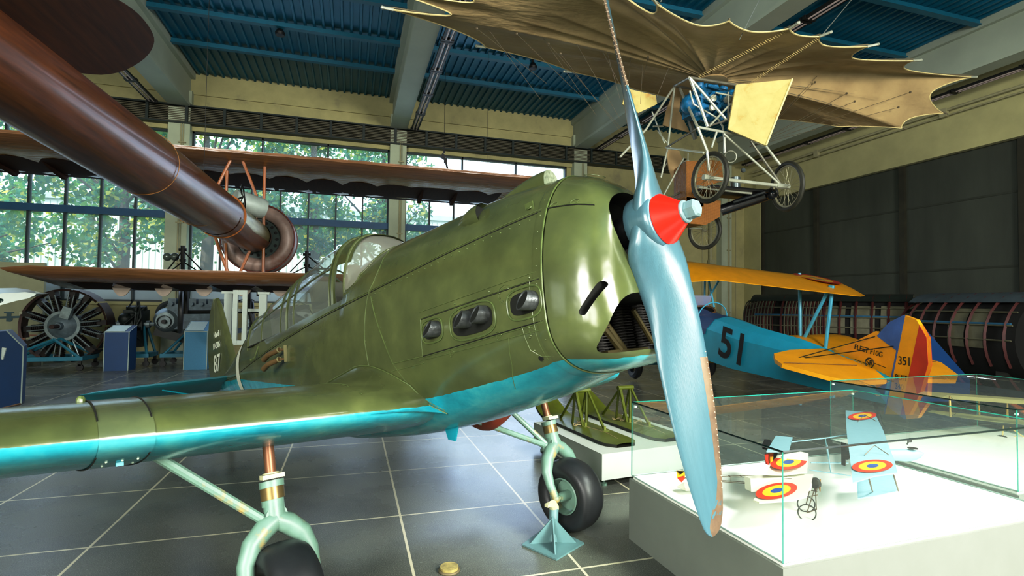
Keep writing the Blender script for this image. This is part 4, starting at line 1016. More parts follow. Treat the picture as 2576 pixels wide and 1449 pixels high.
MB().bb((bl-6, 15.35, 0), (bl-1.14, 15.45, 2.45)).bb((bl-1.12, 15.35, 0), (bl, 15.45, 2.45)).build('board', dbm, db, smooth=False)
MB().bb((bl-6, 15.345, 2.0), (bl-1.14, 15.35, 2.43)).build('header_strip', mat('header_dark', '#5f604d', .7), db, smooth=False)
MB().bb((bl-6, 15.33, 0), (bl+.01, 15.35, .62)).build('skirting', mat('board_grey', '#4d5148', .7), db, smooth=False)
pic = mat('picture_ink', '#3c5a63', .6, var=.3); pic2 = mat('picture_red', '#8a5a44', .6)
for (px, py, s_, m_, bi) in ((22, 798, .42, pic, 0), (58, 857, .38, pic2, 1)):
    p = PY(px, py, 15.335); o = MB()
    o.box(p, (s_*1.7, .006, .05), Matrix.Rotation(-.05, 3, 'Y')).box(p+V((-.0, 0, .11)), (s_*.45, .006, .03)).box(p+V((0, 0, .0)), (.09, .008, .2)).lathe([(.055, 0), (.055, .006)], p+V((.02, 0, -.05)), (0, -1, 0), 14)
    if bi: o.box(p+V((0, 0, .13)), (s_*1.9, .006, .035), Matrix.Rotation(.03, 3, 'Y'))
    o.build('aircraft_picture', m_, db, smooth=False)
o = MB(); p = PY(66, 789, 15.335); o.box(p, (.27, .004, .07)); o.build('caption_plate', mat('caption_pale', '#b9bba4', .6), db, smooth=False)
# ---------------------------------------------------------------- engines and information stands
tealst = mat('stand_teal', '#1f6f86', .45, var=.2)
engd = mat('engine_black', '#17120f', .5, .4, var=.5, scale=9)
engc = mat('engine_copper', '#2f1a14', .5, .4, var=.5, scale=7)
engs = mat('engine_steel', '#7c8a8c', .4, .5, var=.3, scale=9)
engg = mat('engine_grey', '#5f7078', .5, .3, var=.35, scale=8)
def stand_frame(x0, x1, y, c, nm, parent, w=.7, hz=.22):
    s_ = MB()
    s_.bb((x0, y-w/2-.04, hz), (x1, y-w/2+.04, hz+.09)).bb((x0, y+w/2-.04, hz), (x1, y+w/2+.04, hz+.09)).bb((x0, y-w/2, hz), (x0+.08, y+w/2, hz+.09)).bb((x1-.08, y-w/2, hz), (x1, y+w/2, hz+.09))
    for yy in (y-w/2, y+w/2):
        s_.tube([(x0+.05, yy, hz+.05), c+V((0, (yy-y)*.35, 0))], .03, 6).tube([(x1-.05, yy, hz+.05), c+V((0, (yy-y)*.35, 0))], .03, 6)
    o = s_.build('stand_frame', tealst, parent)
    for xx in (x0+.06, x1-.06):
        for yy in (y-w/2, y+w/2):
            MB().tube([(xx, yy-.025, .07), (xx, yy+.025, .07)], .07, 14).box((xx, yy, .17), (.06, .05, .12)).build('castor', black, o)
# radial
c = PY(166, 822, 14.6); c.z = max(c.z, .98)
rad = thing('radial_engine', 'large twin-row radial engine on a teal wheeled stand beside the display board', 'engine', (c.x, c.y, 0))
MB().lathe([(.0, -.38), (.07, -.38), (.09, -.30), (.2, -.26), (.31, -.14), (.33, .05), (.2, .2), (0, .2)], c, (0, 1, 0), 28).build('crankcase', engg, rad)
MB().lathe([(.30, -.17), (.345, -.17), (.345, -.12), (.30, -.12)], c, (0, 1, 0), 28).build('front_ring', engs, rad)
MB().tube([c+V((0, -.62, .0)), c+V((0, -.35, 0))], .05, 12).build('propeller_shaft', engc, rad)
MB().box(c+V((.12, -.27, .3)), (.18, .12, .26), Matrix.Rotation(.3, 3, 'Y')).build('magneto', engs, rad)
for k in range(14):
    a = 2*PI*k/14+.1; d = V((cos(a), 0, sin(a))); t_ = V((-sin(a), 0, cos(a))); yo = .1 if k % 2 else -.02
    cy = MB(); q = c+V((0, yo, 0))
    for j in range(9): cy.lathe([(.09, 0), (.09, .014)], q+d*(.38+j*.036), d, 14)
    cy.tube([q+d*.3, q+d*.72], .062, 10)
    cy.box(q+d*.74, (.17, .2, .12), Matrix.Rotation(-a, 3, 'Y'))
    cy.build('cylinder', engd, rad)
    MB().tube([q+d*.34+t_*.05+V((0, -.16, 0)), q+d*.72+t_*.05+V((0, -.14, 0))], .016, 6).tube([q+d*.34-t_*.05+V((0, -.16, 0)), q+d*.72-t_*.06+V((0, -.14, 0))], .012, 6).build('pushrod', engs, rad)
for k in range(9):
    a0 = 2*PI*k/9; rows = []
    if k in (6,): continue
    rows = [[c+V((cos(a)*r_, yy, sin(a)*r_)) for a in [a0+.03+j*.13 for j in range(6)]] for r_, yy in ((.845, -.1), (.86, .3))]
    rows2 = [[c+V((cos(a)*r_, yy, sin(a)*r_)) for a in [a0+.03+j*.13 for j in range(6)]] for r_, yy in ((.80, -.1), (.845, -.12))]
    MB().sheet(rows).sheet(rows2).build('cowl_segment', engc, rad, ang=60)
stand_frame(c.x-1.0, c.x+.55, c.y-.1, c+V((0, -.35, -.28)), 's', rad, .75)
# second engine on a cradle
c = PY(343, 810, 15.05); c.z = max(.9, c.z)
e2 = thing('upright_engine', 'dark inverted aero engine hung on a teal cradle behind the dark blue information stand', 'engine', (c.x, c.y, 0))
o = MB(); rd = random.Random(3)
o.box(c+V((0, 0, .05)), (.4, .5, .5)).box(c+V((.03, 0, -.35)), (.3, .5, .5)).ball(c+V((-.15, -.2, .08)), .16, 12, 8)
for k in range(7): o.tube([c+V((rd.uniform(-.25, .25), -.28, rd.uniform(-.5, .3))), c+V((rd.uniform(-.28, .28), -.34, rd.uniform(-.2, .5))), c+V((rd.uniform(-.2, .25), -.25, rd.uniform(.2, .55)))], .022, 6)
for k in range(4): o.lathe([(.07, 0), (.09, .02), (.09, .1), (.05, .12)], c+V((-.1+.09*k, -.1, .28)), (rd.uniform(-.4, .4), -.2, 1), 10)
o.build('engine_block', mat('engine_dark_green', '#1d2522', .5, .4, var=.6, scale=9), e2)
MB().tube([c+V((-.5, -.1, -.05)), c+V((.42, -.1, -.05))], .045, 10).lathe([(.09, 0), (.09, .08)], c+V((-.35, -.1, -.05)), (1, 0, 0), 14).lathe([(.09, 0), (.09, .08)], c+V((.25, -.1, -.05)), (1, 0, 0), 14).build('mounting_shaft', engs, e2)
stand_frame(c.x-.3, c.x+.42, c.y-.1, c+V((.2, 0, -.1)), 's', e2, .6)
# inline engine
c = PY(470, 800, 15.05); c.z = 1.15
e3 = thing('inline_engine', 'grey inline aero engine on a teal stand beside the light blue information stand', 'engine', (c.x, c.y, 0))
o = MB().box(c+V((.25, .1, .15)), (1.3, .45, .42)).box(c+V((.1, .1, -.12)), (1.35, .4, .3))
for k in range(6): o.box(c+V((-.3+k*.22, .05, .42)), (.17, .34, .14)).lathe([(.05, 0), (.05, .08)], c+V((-.3+k*.22, -.15, .36)), (0, -1, 0), 10)
o.build('engine_block', engg, e3, smooth=False)
MB().lathe([(.0, -.2), (.2, -.2), (.28, -.1), (.32, .05), (.32, .2)], c+V((-.42, .0, -.05)), (0, 1, 0), 24).build('gear_housing', engs, e3)
MB().lathe([(.15, -.3), (.15, -.18), (.0, -.18)], c+V((-.42, 0, -.08)), (0, 1, 0), 20, cap=False).lathe([(.05, -.32), (.05, -.2)], c+V((-.42, 0, -.08)), (0, 1, 0), 12).build('reduction_hub', black, e3)
MB().box(c+V((-.35, .1, -.42)), (.7, .3, .2), Matrix.Rotation(.3, 3, 'Y')).box(c+V((.25, .1, -.45)), (.8, .4, .2)).build('oil_sump', mat('sump_dark', '#1c2420', .5, var=.5), e3, smooth=False)
MB().arc(c+V((-.42, .25, .1)), (-1, 0, 0), (0, 0, 1), .28, .07, -.2, 1.5).build('exhaust_elbow', mat('elbow_grey', '#343a3c', .5), e3)
stand_frame(c.x-.42, c.x+.95, c.y-.05, c+V((.0, 0, -.4)), 's', e3, .8)
for i, (px, py, col_, lab) in enumerate(((540, 800, engg, 'small round grey engine standing between the inline engine and the green tail fin'), (655, 815, engg, 'small blue-grey engine partly hidden behind the green canopy'))):
    c = PY(px, py, 15.9); o = thing('small_radial_engine', lab, 'engine', (c.x, c.y, 0))
    m_ = MB().lathe([(0, -.15), (.12, -.15), (.2, -.05), (.2, .1), (0, .1)], c, (0, 1, 0), 18); m_.build('crankcase', col_, o)
    for k in range(7):
        a = 2*PI*k/7; d = V((cos(a), 0, sin(a))); q = MB()
        for j in range(5): q.lathe([(.06, 0), (.06, .015)], c+d*(.2+j*.035), d, 10)
        q.build('cylinder', engd, o)
    MB().tube([(c.x, c.y, c.z-.2), (c.x-.25, c.y-.2, 0)], .03).tube([(c.x, c.y, c.z-.2), (c.x+.25, c.y-.2, 0)], .03).tube([(c.x, c.y, c.z-.2), (c.x, c.y+.25, 0)], .03).build('engine_legs', tealst, o)
# information stands
dbl, lbl = mat('stand_blue', '#0c3c6c', .5, var=.08), mat('stand_light_blue', '#3a82a6', .5, var=.12, scale=60)
edgew = mat('stand_edge', '#9fb0a8', .5)
def lectern(xl, xr, yf, zf, zb, dep, m_, lab, paper=True, rot=0):
    o = thing('information_stand', lab, 'stand', ((xl+xr)/2, yf+dep/2, 0), group=None)
    p = [(xl, yf, 0), (xl, yf+dep, 0), (xl, yf+dep, zb), (xl, yf, zf)]
    MB().prism(p, (xr-xl, 0, 0)).build('cabinet', m_, o, smooth=False)
    s_ = (zb-zf)/dep
    def tp(u, v, e=.004): return V((lerp(xl, xr, u), yf+dep*v, zf+(zb-zf)*v+e))
    MB().prism([tp(0.04, .06), tp(.80, .06), tp(.80, .94), tp(.04, .94)], (0, 0, .004)).build('printed_panel', mat('panel_paper', '#b9c8c0', .5, var=.06, scale=30), o, smooth=False)
    e = MB()
    for x in (xl, xr): e.bb((x-.008, yf-.006, 0), (x+.008, yf+.006, zf)).tube([(x, yf, zf), (x, yf+dep, zb)], .009, 4)
    e.bb((xl, yf-.006, zf-.01), (xr, yf+.004, zf+.008)); e.build('edge_trim', edgew, o, smooth=False)
    return o
a, b = PY(263, 835, 13.9).x, PY(325, 835, 13.9).x
lectern(a, b, 13.9, .87, 1.0, .45, dbl, 'dark blue information stand in front of the dark inverted engine')
a, b = PY(464, 835, 13.85).x, PY(522, 835, 13.85).x
lectern(a, b, 13.85, .88, 1.10, .5, lbl, 'light blue information stand with a sloping paper panel beside the tail fin')
# near left stand, turned
o = thing('information_stand', 'tallest dark blue information stand with a pale pull tab, nearest the turquoise tailplane tip', 'stand', PY(20, 1000, 9.8))
q0 = PZ(52, 1017, 0); q1 = PZ(-60, 1045, 0); q1.z = 0
dirn = (q1-q0).normalized(); nb = V((dirn.y, -dirn.x, 0)); nb = nb if nb.y > 0 else -nb
nb2 = V((-.35, .93, 0))
top0 = .86
pol = [q0, q0+V((0, 0, top0)), q0+V((0, 0, top0))+dirn*.33+V((0, 0, .26)), q0+dirn*.9+V((0, 0, 1.12)), q0+dirn*.9]
MB().prism(pol, nb2*.55).build('cabinet', dbl, o, smooth=False)
MB().tube([pol[0]+V((0, 0, .01)), pol[1], pol[2]], .012, 4).build('edge_trim', edgew, o)
MB().tube([q0+V((0, 0, .01)), q0+dirn*.9+V((0, 0, .01))], .012, 4).build('base_strip', mat('base_wood', '#7b5a33', .6), o)
p = q0+dirn*.40+V((0, 0, .8))-nb*.01
MB().box(p, (.05, .02, .17), Matrix.Rotation(.2, 3, 'Y')).build('pull_tab', mat('tab_pale', '#a9b4ac', .5), o)
# ---------------------------------------------------------------- suspended bat-winged aeroplane
tan = mat('canvas_tan', '#a58f66', .8, var=.12, scale=1.6, bump=.2, bscale=7)
def canvas():
    m, nt, b = newmat('bat_canvas'); L = nt.links
    tc = N(nt, 'ShaderNodeTexCoord'); n = N(nt, 'ShaderNodeTexNoise', i_Scale=1.4, i_Detail=7.0); L.new(tc.outputs['Object'], n.inputs[0])
    r = ramp(nt, n.outputs['Fac'], [(.3, H('#a08a62')), (.5, H('#b7a176')), (.75, H('#c8b284'))])
    L.new(r.outputs[0], b.inputs['Base Color']); b.inputs['Roughness'].default_value = .85
    tr = N(nt, 'ShaderNodeBsdfTranslucent'); L.new(r.outputs[0], tr.inputs[0]); mx = N(nt, 'ShaderNodeMixShader'); mx.inputs[0].default_value = .25
    out = [q for q in nt.nodes if q.type == 'OUTPUT_MATERIAL'][0]; L.new(b.outputs[0], mx.inputs[1]); L.new(tr.outputs[0], mx.inputs[2]); L.new(mx.outputs[0], out.inputs[0])
    n2 = N(nt, 'ShaderNodeTexNoise', i_Scale=4.0, i_Detail=5.0); mp = N(nt, 'ShaderNodeMapping'); mp.inputs['Scale'].default_value = (1, 3.5, 1); L.new(tc.outputs['Object'], mp.inputs[0]); L.new(mp.outputs[0], n2.inputs[0])
    bp = N(nt, 'ShaderNodeBump', i_Strength=.5, i_Distance=.05); L.new(n2.outputs['Fac'], bp.inputs['Height']); L.new(bp.outputs[0], b.inputs['Normal'])
    return m
tube_m = mat('frame_silver', '#b9bdae', .35, .4, var=.15)
tube_d = mat('frame_grey', '#77766a', .4, .4, var=.2)
bat = thing('bat_winged_aeroplane', 'suspended early aeroplane with a tan scalloped bat-like wing over a tubular frame on spoked wheels', 'aircraft', (5.3, 6.4, 3.0))
apex = V((5.05, 6.55, 4.98))
tips = [PY(990, 25, 6.3), PY(1222, 119, 7.05), PY(1440, 181, 7.55), PY(1600, 225, 7.8), PY(1760, 268, 7.9), PY(1940, 297, 7.7), PY(2110, 318, 7.2), PY(2268, 322, 6.75), PY(2372, 285, 6.6), PY(2442, 194, 6.3),
        PY(2296, 153, 5.75), PY(2182, 117, 5.45), PY(2062, 92, 5.25), PY(1986, 72, 5.2), PY(1834, 53, 5.15), PY(1652, 10, 5.05), PY(1500, -60, 4.95), PY(1250, -130, 5.2), PY(1020, -90, 5.6), PY(960, -30, 6.0)]
sag = [.06, .05, .03, .0, .0, .0, .01, .06, .12, .16, .2, .12, .06, .12, .16, .2, .2, .2, .2, .16]
cloth = MB(); hems = MB(); rib = MB(); Mn = 12
nT = len(tips)
for i in range(nT):
    a, b = tips[i], tips[(i+1) % nT]; rows = []
    for j in range(Mn+1):
        t = j/Mn; edge_ = lerp(a, b, t); edge_ = lerp(edge_, apex, sag[i]*sin(PI*t)**.8)
        row = []
        for k in range(13):
            q = k/12; p = lerp(apex, edge_, q); bil = sin(PI*t)*sin(PI*min(1, q*.9))
            row.append(p+V((0, 0, .035*bil+.10*sin(PI*q)*.8)))
        rows.append(row)
    cloth.sheet(rows); hems.tube([r[-1] for r in rows], .010, 5)
    rib.tube([lerp(apex, a, q/10)+V((0, 0, .10*sin(PI*q/10)*.8+.026)) for q in range(11)]+[lerp(apex, a, 1.025)], .011, 5)
cl = cloth.build('wing_canvas', canvas(), bat, ang=180)
hems.build('canvas_hem', mat('hem_cream', '#c9bb8b', .7), cl); rib.build('wing_spar', mat('spar_grey', '#6f6751', .6), cl)
for i in (0, 1, 2, 9, 10, 11, 12, 13, 15):
    d = (tips[i]-apex).normalized(); MB().tube([tips[i], tips[i]+d*.12], .018, 6).ball(tips[i]+d*.13, .022, 6, 4).build('spar_tip', tube_m, bat)
MB().lathe([(.0, 0), (.22, .01), (.24, .04), (.1, .07)], apex-V((0, 0, .0)), (0, 0, -1), 20).build('wing_hub', tan, bat)
# seam laced across the canvas
for A, B in (((1760, 190), (1985, 72)), ((1890, 205), (2062, 92))):
    a, b = PY(*A, 6.3), PY(*B, 5.25); sm_ = MB()
    for k in range(40):
        p = lerp(a, b, k/40); sm_.tube([p+V((-.03, 0, -.01)), p+V((.03, .02, -.015))], .006, 4)
    sm_.build('canvas_lacing', mat('lace_cream', '#b7a572', .8), bat)
# frame nodes, surveyed on a front and a rear plane
F, G = 6.1, 7.0
def n1(x, y): return PY(x, y, F)
def n2_(x, y): return PY(x, y, G)
MID = {}
A1, A2, A3, A4 = n1(1735, 195), n1(1853, 214), PY(1697, 216, G), PY(1830, 240, G)
B1, B2 = n1(1760, 320), PY(1680, 372, G)
K1, K2, K3 = n1(1745, 325), n1(1863, 342), PY(1822, 336, G)
W1, W2, W3 = n1(1785, 447), n1(1967, 468), PY(1772, 580, 7.6)
fr = MB(); fd = MB()
def T(pts, r=.018, m=None): MB().tube(pts, r, 8).build('frame_tube', tube_d if m is fd else tube_m, bat)
for a, b in ((A1, A2), (A1, A3), (A3, A4), (A2, A4)): T([a, b], .02, fd)
T([A1, n1(1756, 250), n1(1780, 318)], .02); T([A1, n1(1828, 302)], .018); T([A2, n1(1836, 300)], .018); T([A2, A4], .02)
T([n1(1832, 232), n1(1832, 305)], .015, fd); T([n1(1850, 243), n1(1800, 233)], .012)
T([A3, PY(1625, 326, G), PY(1560, 395, G)], .017); T([A3, PY(1680, 372, G)], .016); T([PY(1710, 222, G), n1(1756, 322), n1(1779, 380)], .02); T([B2, PY(1663, 447, G)], .015)
T([n1(1779, 380), n1(1784, 430)], .018); T([n1(1756, 320), n1(1870, 342), n1(1925, 366), n1(1962, 414)], .02)
T([PY(1676, 371, G), n1(1770, 384)], .017); T([PY(1676, 371, G), n1(1756, 322)], .014, fd)
T([n1(1820, 336), W2], .016); T([n1(1888, 355), W2], .018, fd); T([PY(1822, 336, G), PY(1823, 385, G)], .02); T([n1(1803, 332), n1(1790, 372)], .016)
T([PY(1810, 290, 6.5), PY(1778, 320, 6.5)], .014); T([n1(1780, 318), n1(1836, 300)], .014, fd); T([n1(1837, 262), n1(1784, 318)], .014); T([n1(1800, 240), n1(1788, 250)], .015)
T([PY(1735, 228, 6.3), PY(1745, 262, 6.3), PY(1775, 280, 6.3), PY(1805, 297, 6.3), PY(1818, 318, 6.3), PY(1822, 345, 6.3)], .013)
T([W1, W2+V((0, .0, .0))], .026); T([PY(1755, 470, 6.4), PY(1890, 486, 6.4)], .022); T([PY(1720, 398, G), PY(1665, 500, G), PY(1640, 560, G)], .013)
T([PY(1731, 385, G), PY(1730, 410, G)], .01); T([PY(1690, 495, G), PY(1740, 468, G)], .014, fd); T([PY(1735, 575, 7.4), PY(1765, 575, 7.6)], .012)
T([W1, W1+V((-.1, 0, 0))], .04); T([W2+V((-.1, 0, 0)), W2+V((.12, 0, 0))], .04)
T([PY(1655, 330, 7.4), PY(1695, 380, 7.4), PY(1672, 420, 7.4)], .01); T([PY(1640, 280, 7.4), PY(1672, 360, 7.4)], .01); T([PY(1643, 318, 7.4), PY(1668, 318, 7.4)], .014)
MB().torus(PY(1838, 394, 6.4), (.3, 1, .1), .085, .008, 24, 6).build('steering_hoop', tube_m, bat)
MB().torus(PY(1727, 410, 6.9), (0, .2, 1), .07, .012, 20, 6).torus(PY(1727, 410, 6.9), (0, .2, 1), .03, .012, 16, 6).build('control_wheel', tube_d, bat)
MB().bb(PY(1790, 470, 6.3), PY(1862, 497, 6.9)).build('tank_shelf', mat('shelf_dark', '#15171a', .4), bat)
# engine
ec = PY(1775, 265, 6.6)
eb = mat('engine_blue', '#0f6f9c', .45, var=.35, scale=14, dirt='#0a2f45')
o = MB().box(ec, (.5, .45, .34))
rd = random.Random(4)
for k in range(4): o.lathe([(.07, 0), (.075, .08), (.05, .13)], ec+V((-.2+.13*k, -.1, .14)), (rd.uniform(-.2, .2), -.5, 1), 12).lathe([(.08, 0), (.08, .12), (.05, .16)], ec+V((-.2+.13*k, -.05, -.12)), (rd.uniform(-.2, .2), -.5, -1), 12)
o.ball(ec+V((-.27, 0, -.02)), .14, 10, 6).ball(ec+V((.27, 0, .0)), .13, 10, 6)
for k in range(8): o.tube([ec+V((rd.uniform(-.3, .3), -.27, rd.uniform(-.15, .2))), ec+V((rd.uniform(-.3, .3), -.32, rd.uniform(-.2, .15))), ec+V((rd.uniform(-.3, .3), -.2, rd.uniform(-.25, .2)))], .025, 6)
eo = o.build('engine', eb, bat)
for px, py in ((1791, 249), (1790, 271), (1826, 252)):
    p = PY(px, py, 6.28); MB().lathe([(0, 0), (.05, 0), (.05, .04), (.02, .05)], p, (0, -1, 0), 16).build('gas_tap_wheel', tube_m, eo)
# propeller blades and tail fins
fabric = mat('panel_fabric', '#c3b375', .7, var=.1, scale=5, dirt='#b28a4a')
fabp = mat('panel_fabric_shade', '#b39a70', .75, var=.1)
def panel(pts, nm, m, th=.02, nd=(0, 1, 0)): return MB().prism(pts, V(nd)*th).build(nm, m, bat, ang=20)
panel([PY(1852, 213, 6.0), PY(1993, 199, 5.7), PY(1927, 366, 5.7), PY(1832, 325, 6.0)], 'propeller_blade', fabric)
MB().tube([PY(1993, 199, 5.7), PY(1927, 366, 5.7)], .014).build('blade_edge', mat('edge_cream', '#d9cf95', .6), bat)
panel([PY(1575, 222, 6.9), PY(1650, 240, 6.9), PY(1653, 262, 6.9), PY(1606, 284, 6.9), PY(1566, 262, 6.9)], 'propeller_blade', fabric)
panel([PY(1699, 218, 7.3), PY(1715, 225, 7.3), PY(1709, 280, 7.3), PY(1736, 333, 7.3), PY(1668, 315, 7.3), PY(1676, 280, 7.3)], 'tail_fin_panel', fabp)
panel([PY(1676, 374, 7.3), PY(1708, 379, 7.3), PY(1730, 430, 7.3), PY(1697, 459, 7.3), PY(1683, 425, 7.3)], 'rudder_panel', fabp)
MB().box(PY(1741, 322, 6.9), (.05, .05, .36), Matrix.Rotation(-.35, 3, 'Y')).build('spring_unit', tube_d, bat)
# wheels
tyd = mat('bike_tyre', '#2b2c22', .6, var=.25); rimp = mat('bike_rim', '#9c9a80', .4, .3, var=.2)
for c, R_, ax in ((W1, .325, (1, .08, 0)), (W2+V((.09, .0, .0)), .33, (1, -.15, .06)), (W3, .30, (1, .3, .05))):
    spoked(c, ax, R_, bat, .032, tyd, rimp, 28)
# wicker seat
def wicker():
    m, nt, b = newmat('wicker'); L = nt.links; tc = N(nt, 'ShaderNodeTexCoord')
    w1 = N(nt, 'ShaderNodeTexWave', i_Scale=34.0, i_Distortion=1.5, bands_direction='Z'); L.new(tc.outputs['Object'], w1.inputs[0])
    w2 = N(nt, 'ShaderNodeTexWave', i_Scale=26.0, i_Distortion=2.0, bands_direction='X'); L.new(tc.outputs['Object'], w2.inputs[0])
    mu = N(nt, 'ShaderNodeMath', operation='MULTIPLY'); L.new(w1.outputs['Fac'], mu.inputs[0]); L.new(w2.outputs['Fac'], mu.inputs[1])
    r = ramp(nt, mu.outputs[0], [(.0, H('#6b4317')), (.35, H('#b47a32')), (.9, H('#d29a4c'))]); L.new(r.outputs[0], b.inputs['Base Color'])
    b.inputs['Roughness'].default_value = .6; bp = N(nt, 'ShaderNodeBump', i_Strength=.8, i_Distance=.01); L.new(mu.outputs[0], bp.inputs['Height']); L.new(bp.outputs[0], b.inputs['Normal']); return m
wk = wicker()
Yb = 6.75
def bp_(x, y, dy=0): return PY(x, y, Yb+dy)
o = MB()
o.prism([bp_(1727, 405), bp_(1768, 403), bp_(1770, 520), bp_(1727, 512)], (.12, .5, 0))
o.prism([bp_(1768, 400), bp_(1815, 405), bp_(1820, 455), bp_(1770, 470)], (0, .5, 0))
o.prism([bp_(1724, 495), bp_(1813, 505), bp_(1812, 545), bp_(1775, 566), bp_(1733, 562)], (.0, .5, .02))
o.build('wicker_seat', wk, bat, ang=30)
tk_ = PY(1850, 470, 6.5)
MB().lathe([(0, -.12), (.07, -.12), (.07, .05), (.0, .06)], PY(1850, 455, 6.5), (0, 0, 1), 18).lathe([(.035, .08), (.035, .10)], PY(1859, 432, 6.5), (0, -1, 0), 14).build('oil_tank', mat('tank_steel', '#5c686a', .3, .6), bat)
MB().lathe([(0, 0), (.085, .01), (.085, .84), (0, .86)], PY(1812, 530, 6.9), (PY(1932, 490, 6.5)-PY(1812, 530, 6.9)), 18).tube([PY(1845, 508, 6.6), PY(1925, 482, 6.3)], .03).build('gas_cylinder', mat('cylinder_black', '#101216', .3, coat=.3), bat)
MB().ball(PY(1940, 489, 6.4), .085, 14, 9).build('ball_knob', mat('ball_black', '#15181c', .15), bat)
# rigging wires
wr = MB(); wm = mat('wire', '#5a4f3a', .5)
lows = [PY(1745, 190, 6.3), PY(1700, 215, G), PY(1790, 447, F), PY(1960, 465, F)]
for px, py, tx, ty in ((1187, 18, 1360, 250), (1300, 0, 1500, 290), (1380, 110, 1560, 320), (1200, 72, 1375, 210), (1410, 135, 1560, 330), (1490, 80, 1600, 290), (1540, 45, 1580, 330), (1590, 110, 1580, 215), (1630, 145, 1615, 210), (1625, 35, 1611, 262), (1705, 115, 1650, 250), (1500, 33, 1560, 250), (1300, 85, 1480, 260), (1430, 75, 1560, 300)):
    wr.tube([PY(px, py, 6.4), PY(tx, ty, 6.7)], .003, 4); wr.ball(PY(px, py, 6.38), .018, 6, 4)
for px, py in ((2010, 240), (2050, 207), (2130, 235), (2290, 232), (2150, 255), (2065, 182), (2090, 265), (2260, 270)):
    wr.tube([PY(px, py, 6.5), lerp(lows[3], lows[0], .35)], .003, 4); wr.ball(PY(px, py, 6.48), .018, 6, 4)
wr.build('rigging_wires', wm, bat)
for a, b in ((PY(1662, 5, 5.1), PY(1690, -60, 5.1)), (PY(1860, 100, 5.4), PY(1920, -20, 5.6)), (PY(2065, 92, 5.25), PY(2200, -70, 5.6))):
    d = (b-a).normalized(); k = (7.8-a.z)/max(.2, d.z); MB().tube([a, a+d*k], .006, 4).build('hanging_wire', mat('steel_wire', '#9aa09a', .4, .6), bat)
# ---------------------------------------------------------------- turquoise and yellow biplane, number 51
fy = mat('biplane_yellow', '#d99a10', .4, var=.1, scale=4); ft = mat('biplane_turquoise', '#1d9fbc', .4, var=.08); fbk = mat('biplane_navy', '#0b3a6e', .35, var=.1)
redp = mat('flag_red', '#b8331f', .45, var=.15); bluep = mat('flag_blue', '#3c5f9e', .45, var=.25); inkk = mat('ink_black', '#0c1113', .6)
ang_ = YAW
CR, CF = V((cos(YAW), -sin(YAW), 0)), V((sin(YAW), cos(YAW), 0))
hd2 = (CR*-.20+CF*.98).normalized(); sb2 = (CR*.98+CF*.20).normalized()     # heading, starboard
B0 = CAM+CR*3.79+CF*10.0; B0.z = 0
BM = Matrix((hd2, -sb2, V((0, 0, 1)))).transposed().to_4x4(); BM.translation = B0
PT = .23; BM = BM @ Matrix.Translation((-.5, 0, 1)) @ Matrix.Rotation(-math.atan(PT), 4, 'Y') @ Matrix.Translation((.5, 0, -1))
def Z(x, z): return z-(x+.5)*PT
bp2 = thing('number_51_biplane', 'turquoise and yellow biplane numbered 51 with a tricolour tail behind the glass case', 'aircraft', M=BM)
Bi = BM.inverted()
def bl_(px, py, D): return Bi @ PD(px, py, D)
# fuselage: side outline measured on the port side plane y=+.38
def onside(px, py, y=.38):
    d = BM.to_3x3().inverted() @ ray(px, py); c = Bi @ CAM; return c+d*((y-c.y)/d.y)
def dbg(*a): print(*a)
SB = [(1.9, .45, 1.36, .45), (.9, .44, 1.40, .52), (.1, .42, Z(.1, 1.50), Z(.1, .66)), (-.5, .40, 1.44, .58)]+[(x, w, Z(x, a), Z(x, b)) for x, w, a, b in ((-1.2, .34, 1.30, .50), (-2.2, .24, 1.16, .47), (-3.1, .13, .97, .44), (-3.75, .04, .80, .42))]
rings = []
for x, w_, zt, zb in SB:
    rings.append([V((x, y*w_, zb+(zt-zb)*z)) for y, z in ((1, .08), (1, .45), (.97, .72), (.62, .93), (0, 1), (-.62, .93), (-.97, .72), (-1, .45), (-1, .08), (0, 0))])
fz = MB().loft(rings).build('fuselage', ft, bp2, local=True, ang=20)
# navy cockpit decking
rr = []
for x, w_, zt, zb in ((1.0, .445, 1.405, .52), (.1, .425, Z(.1, 1.505), Z(.1, .66)), (-.42, .405, Z(-.42, 1.45), .58)):
    rr.append([V((x, y*w_, zb+(zt-zb)*z)) for y, z in ((1.01, .60), (.985, .72), (.63, .935), (0, 1.005), (-.63, .935), (-.985, .72), (-1.01, .60))])
MB().sheet(rr).build('cockpit_decking', fbk, bp2, local=True, ang=20)
MB().lathe([(.24, -.01), (.27, .0), (.24, .03), (.22, -.02)], (.28, .10, 1.35+.0*1.43), (-.1, .25, 1), 24).build('cockpit_rim', mat('leather_rim', '#5a3f26', .6), bp2, local=True)
MB().lathe([(.0, 0), (.23, .0)], (.28, .10, 1.35+.0*1.44), (-.1, .25, 1), 24).build('cockpit_opening', gapm, bp2, local=True)
MB().sheet([[(.62, y, 1.38), (.48, y*.8, 1.62)] for y in (-.26, 0, .26)]).build('windscreen', glassmat('bip_glass', (.8, .85, .95), .15, .05, haze=.5, hcol=(.55, .6, .9)), bp2, local=True)
MB().arc((.05, 0, 1.28), (0, 1, 0), (0, 0, 1), .3, .012, .1, PI-.1).build('headrest_hoop', mat('strut_blue', '#4ca3bd', .4), bp2, local=True)
text_mesh('51', 'number_51', .74, inkk, basis((-1.2, .372, Z(-1.2, .93)), (-1, -.10, 0), (.12, .02, 1)), bp2, sx=.95, bold=.012)
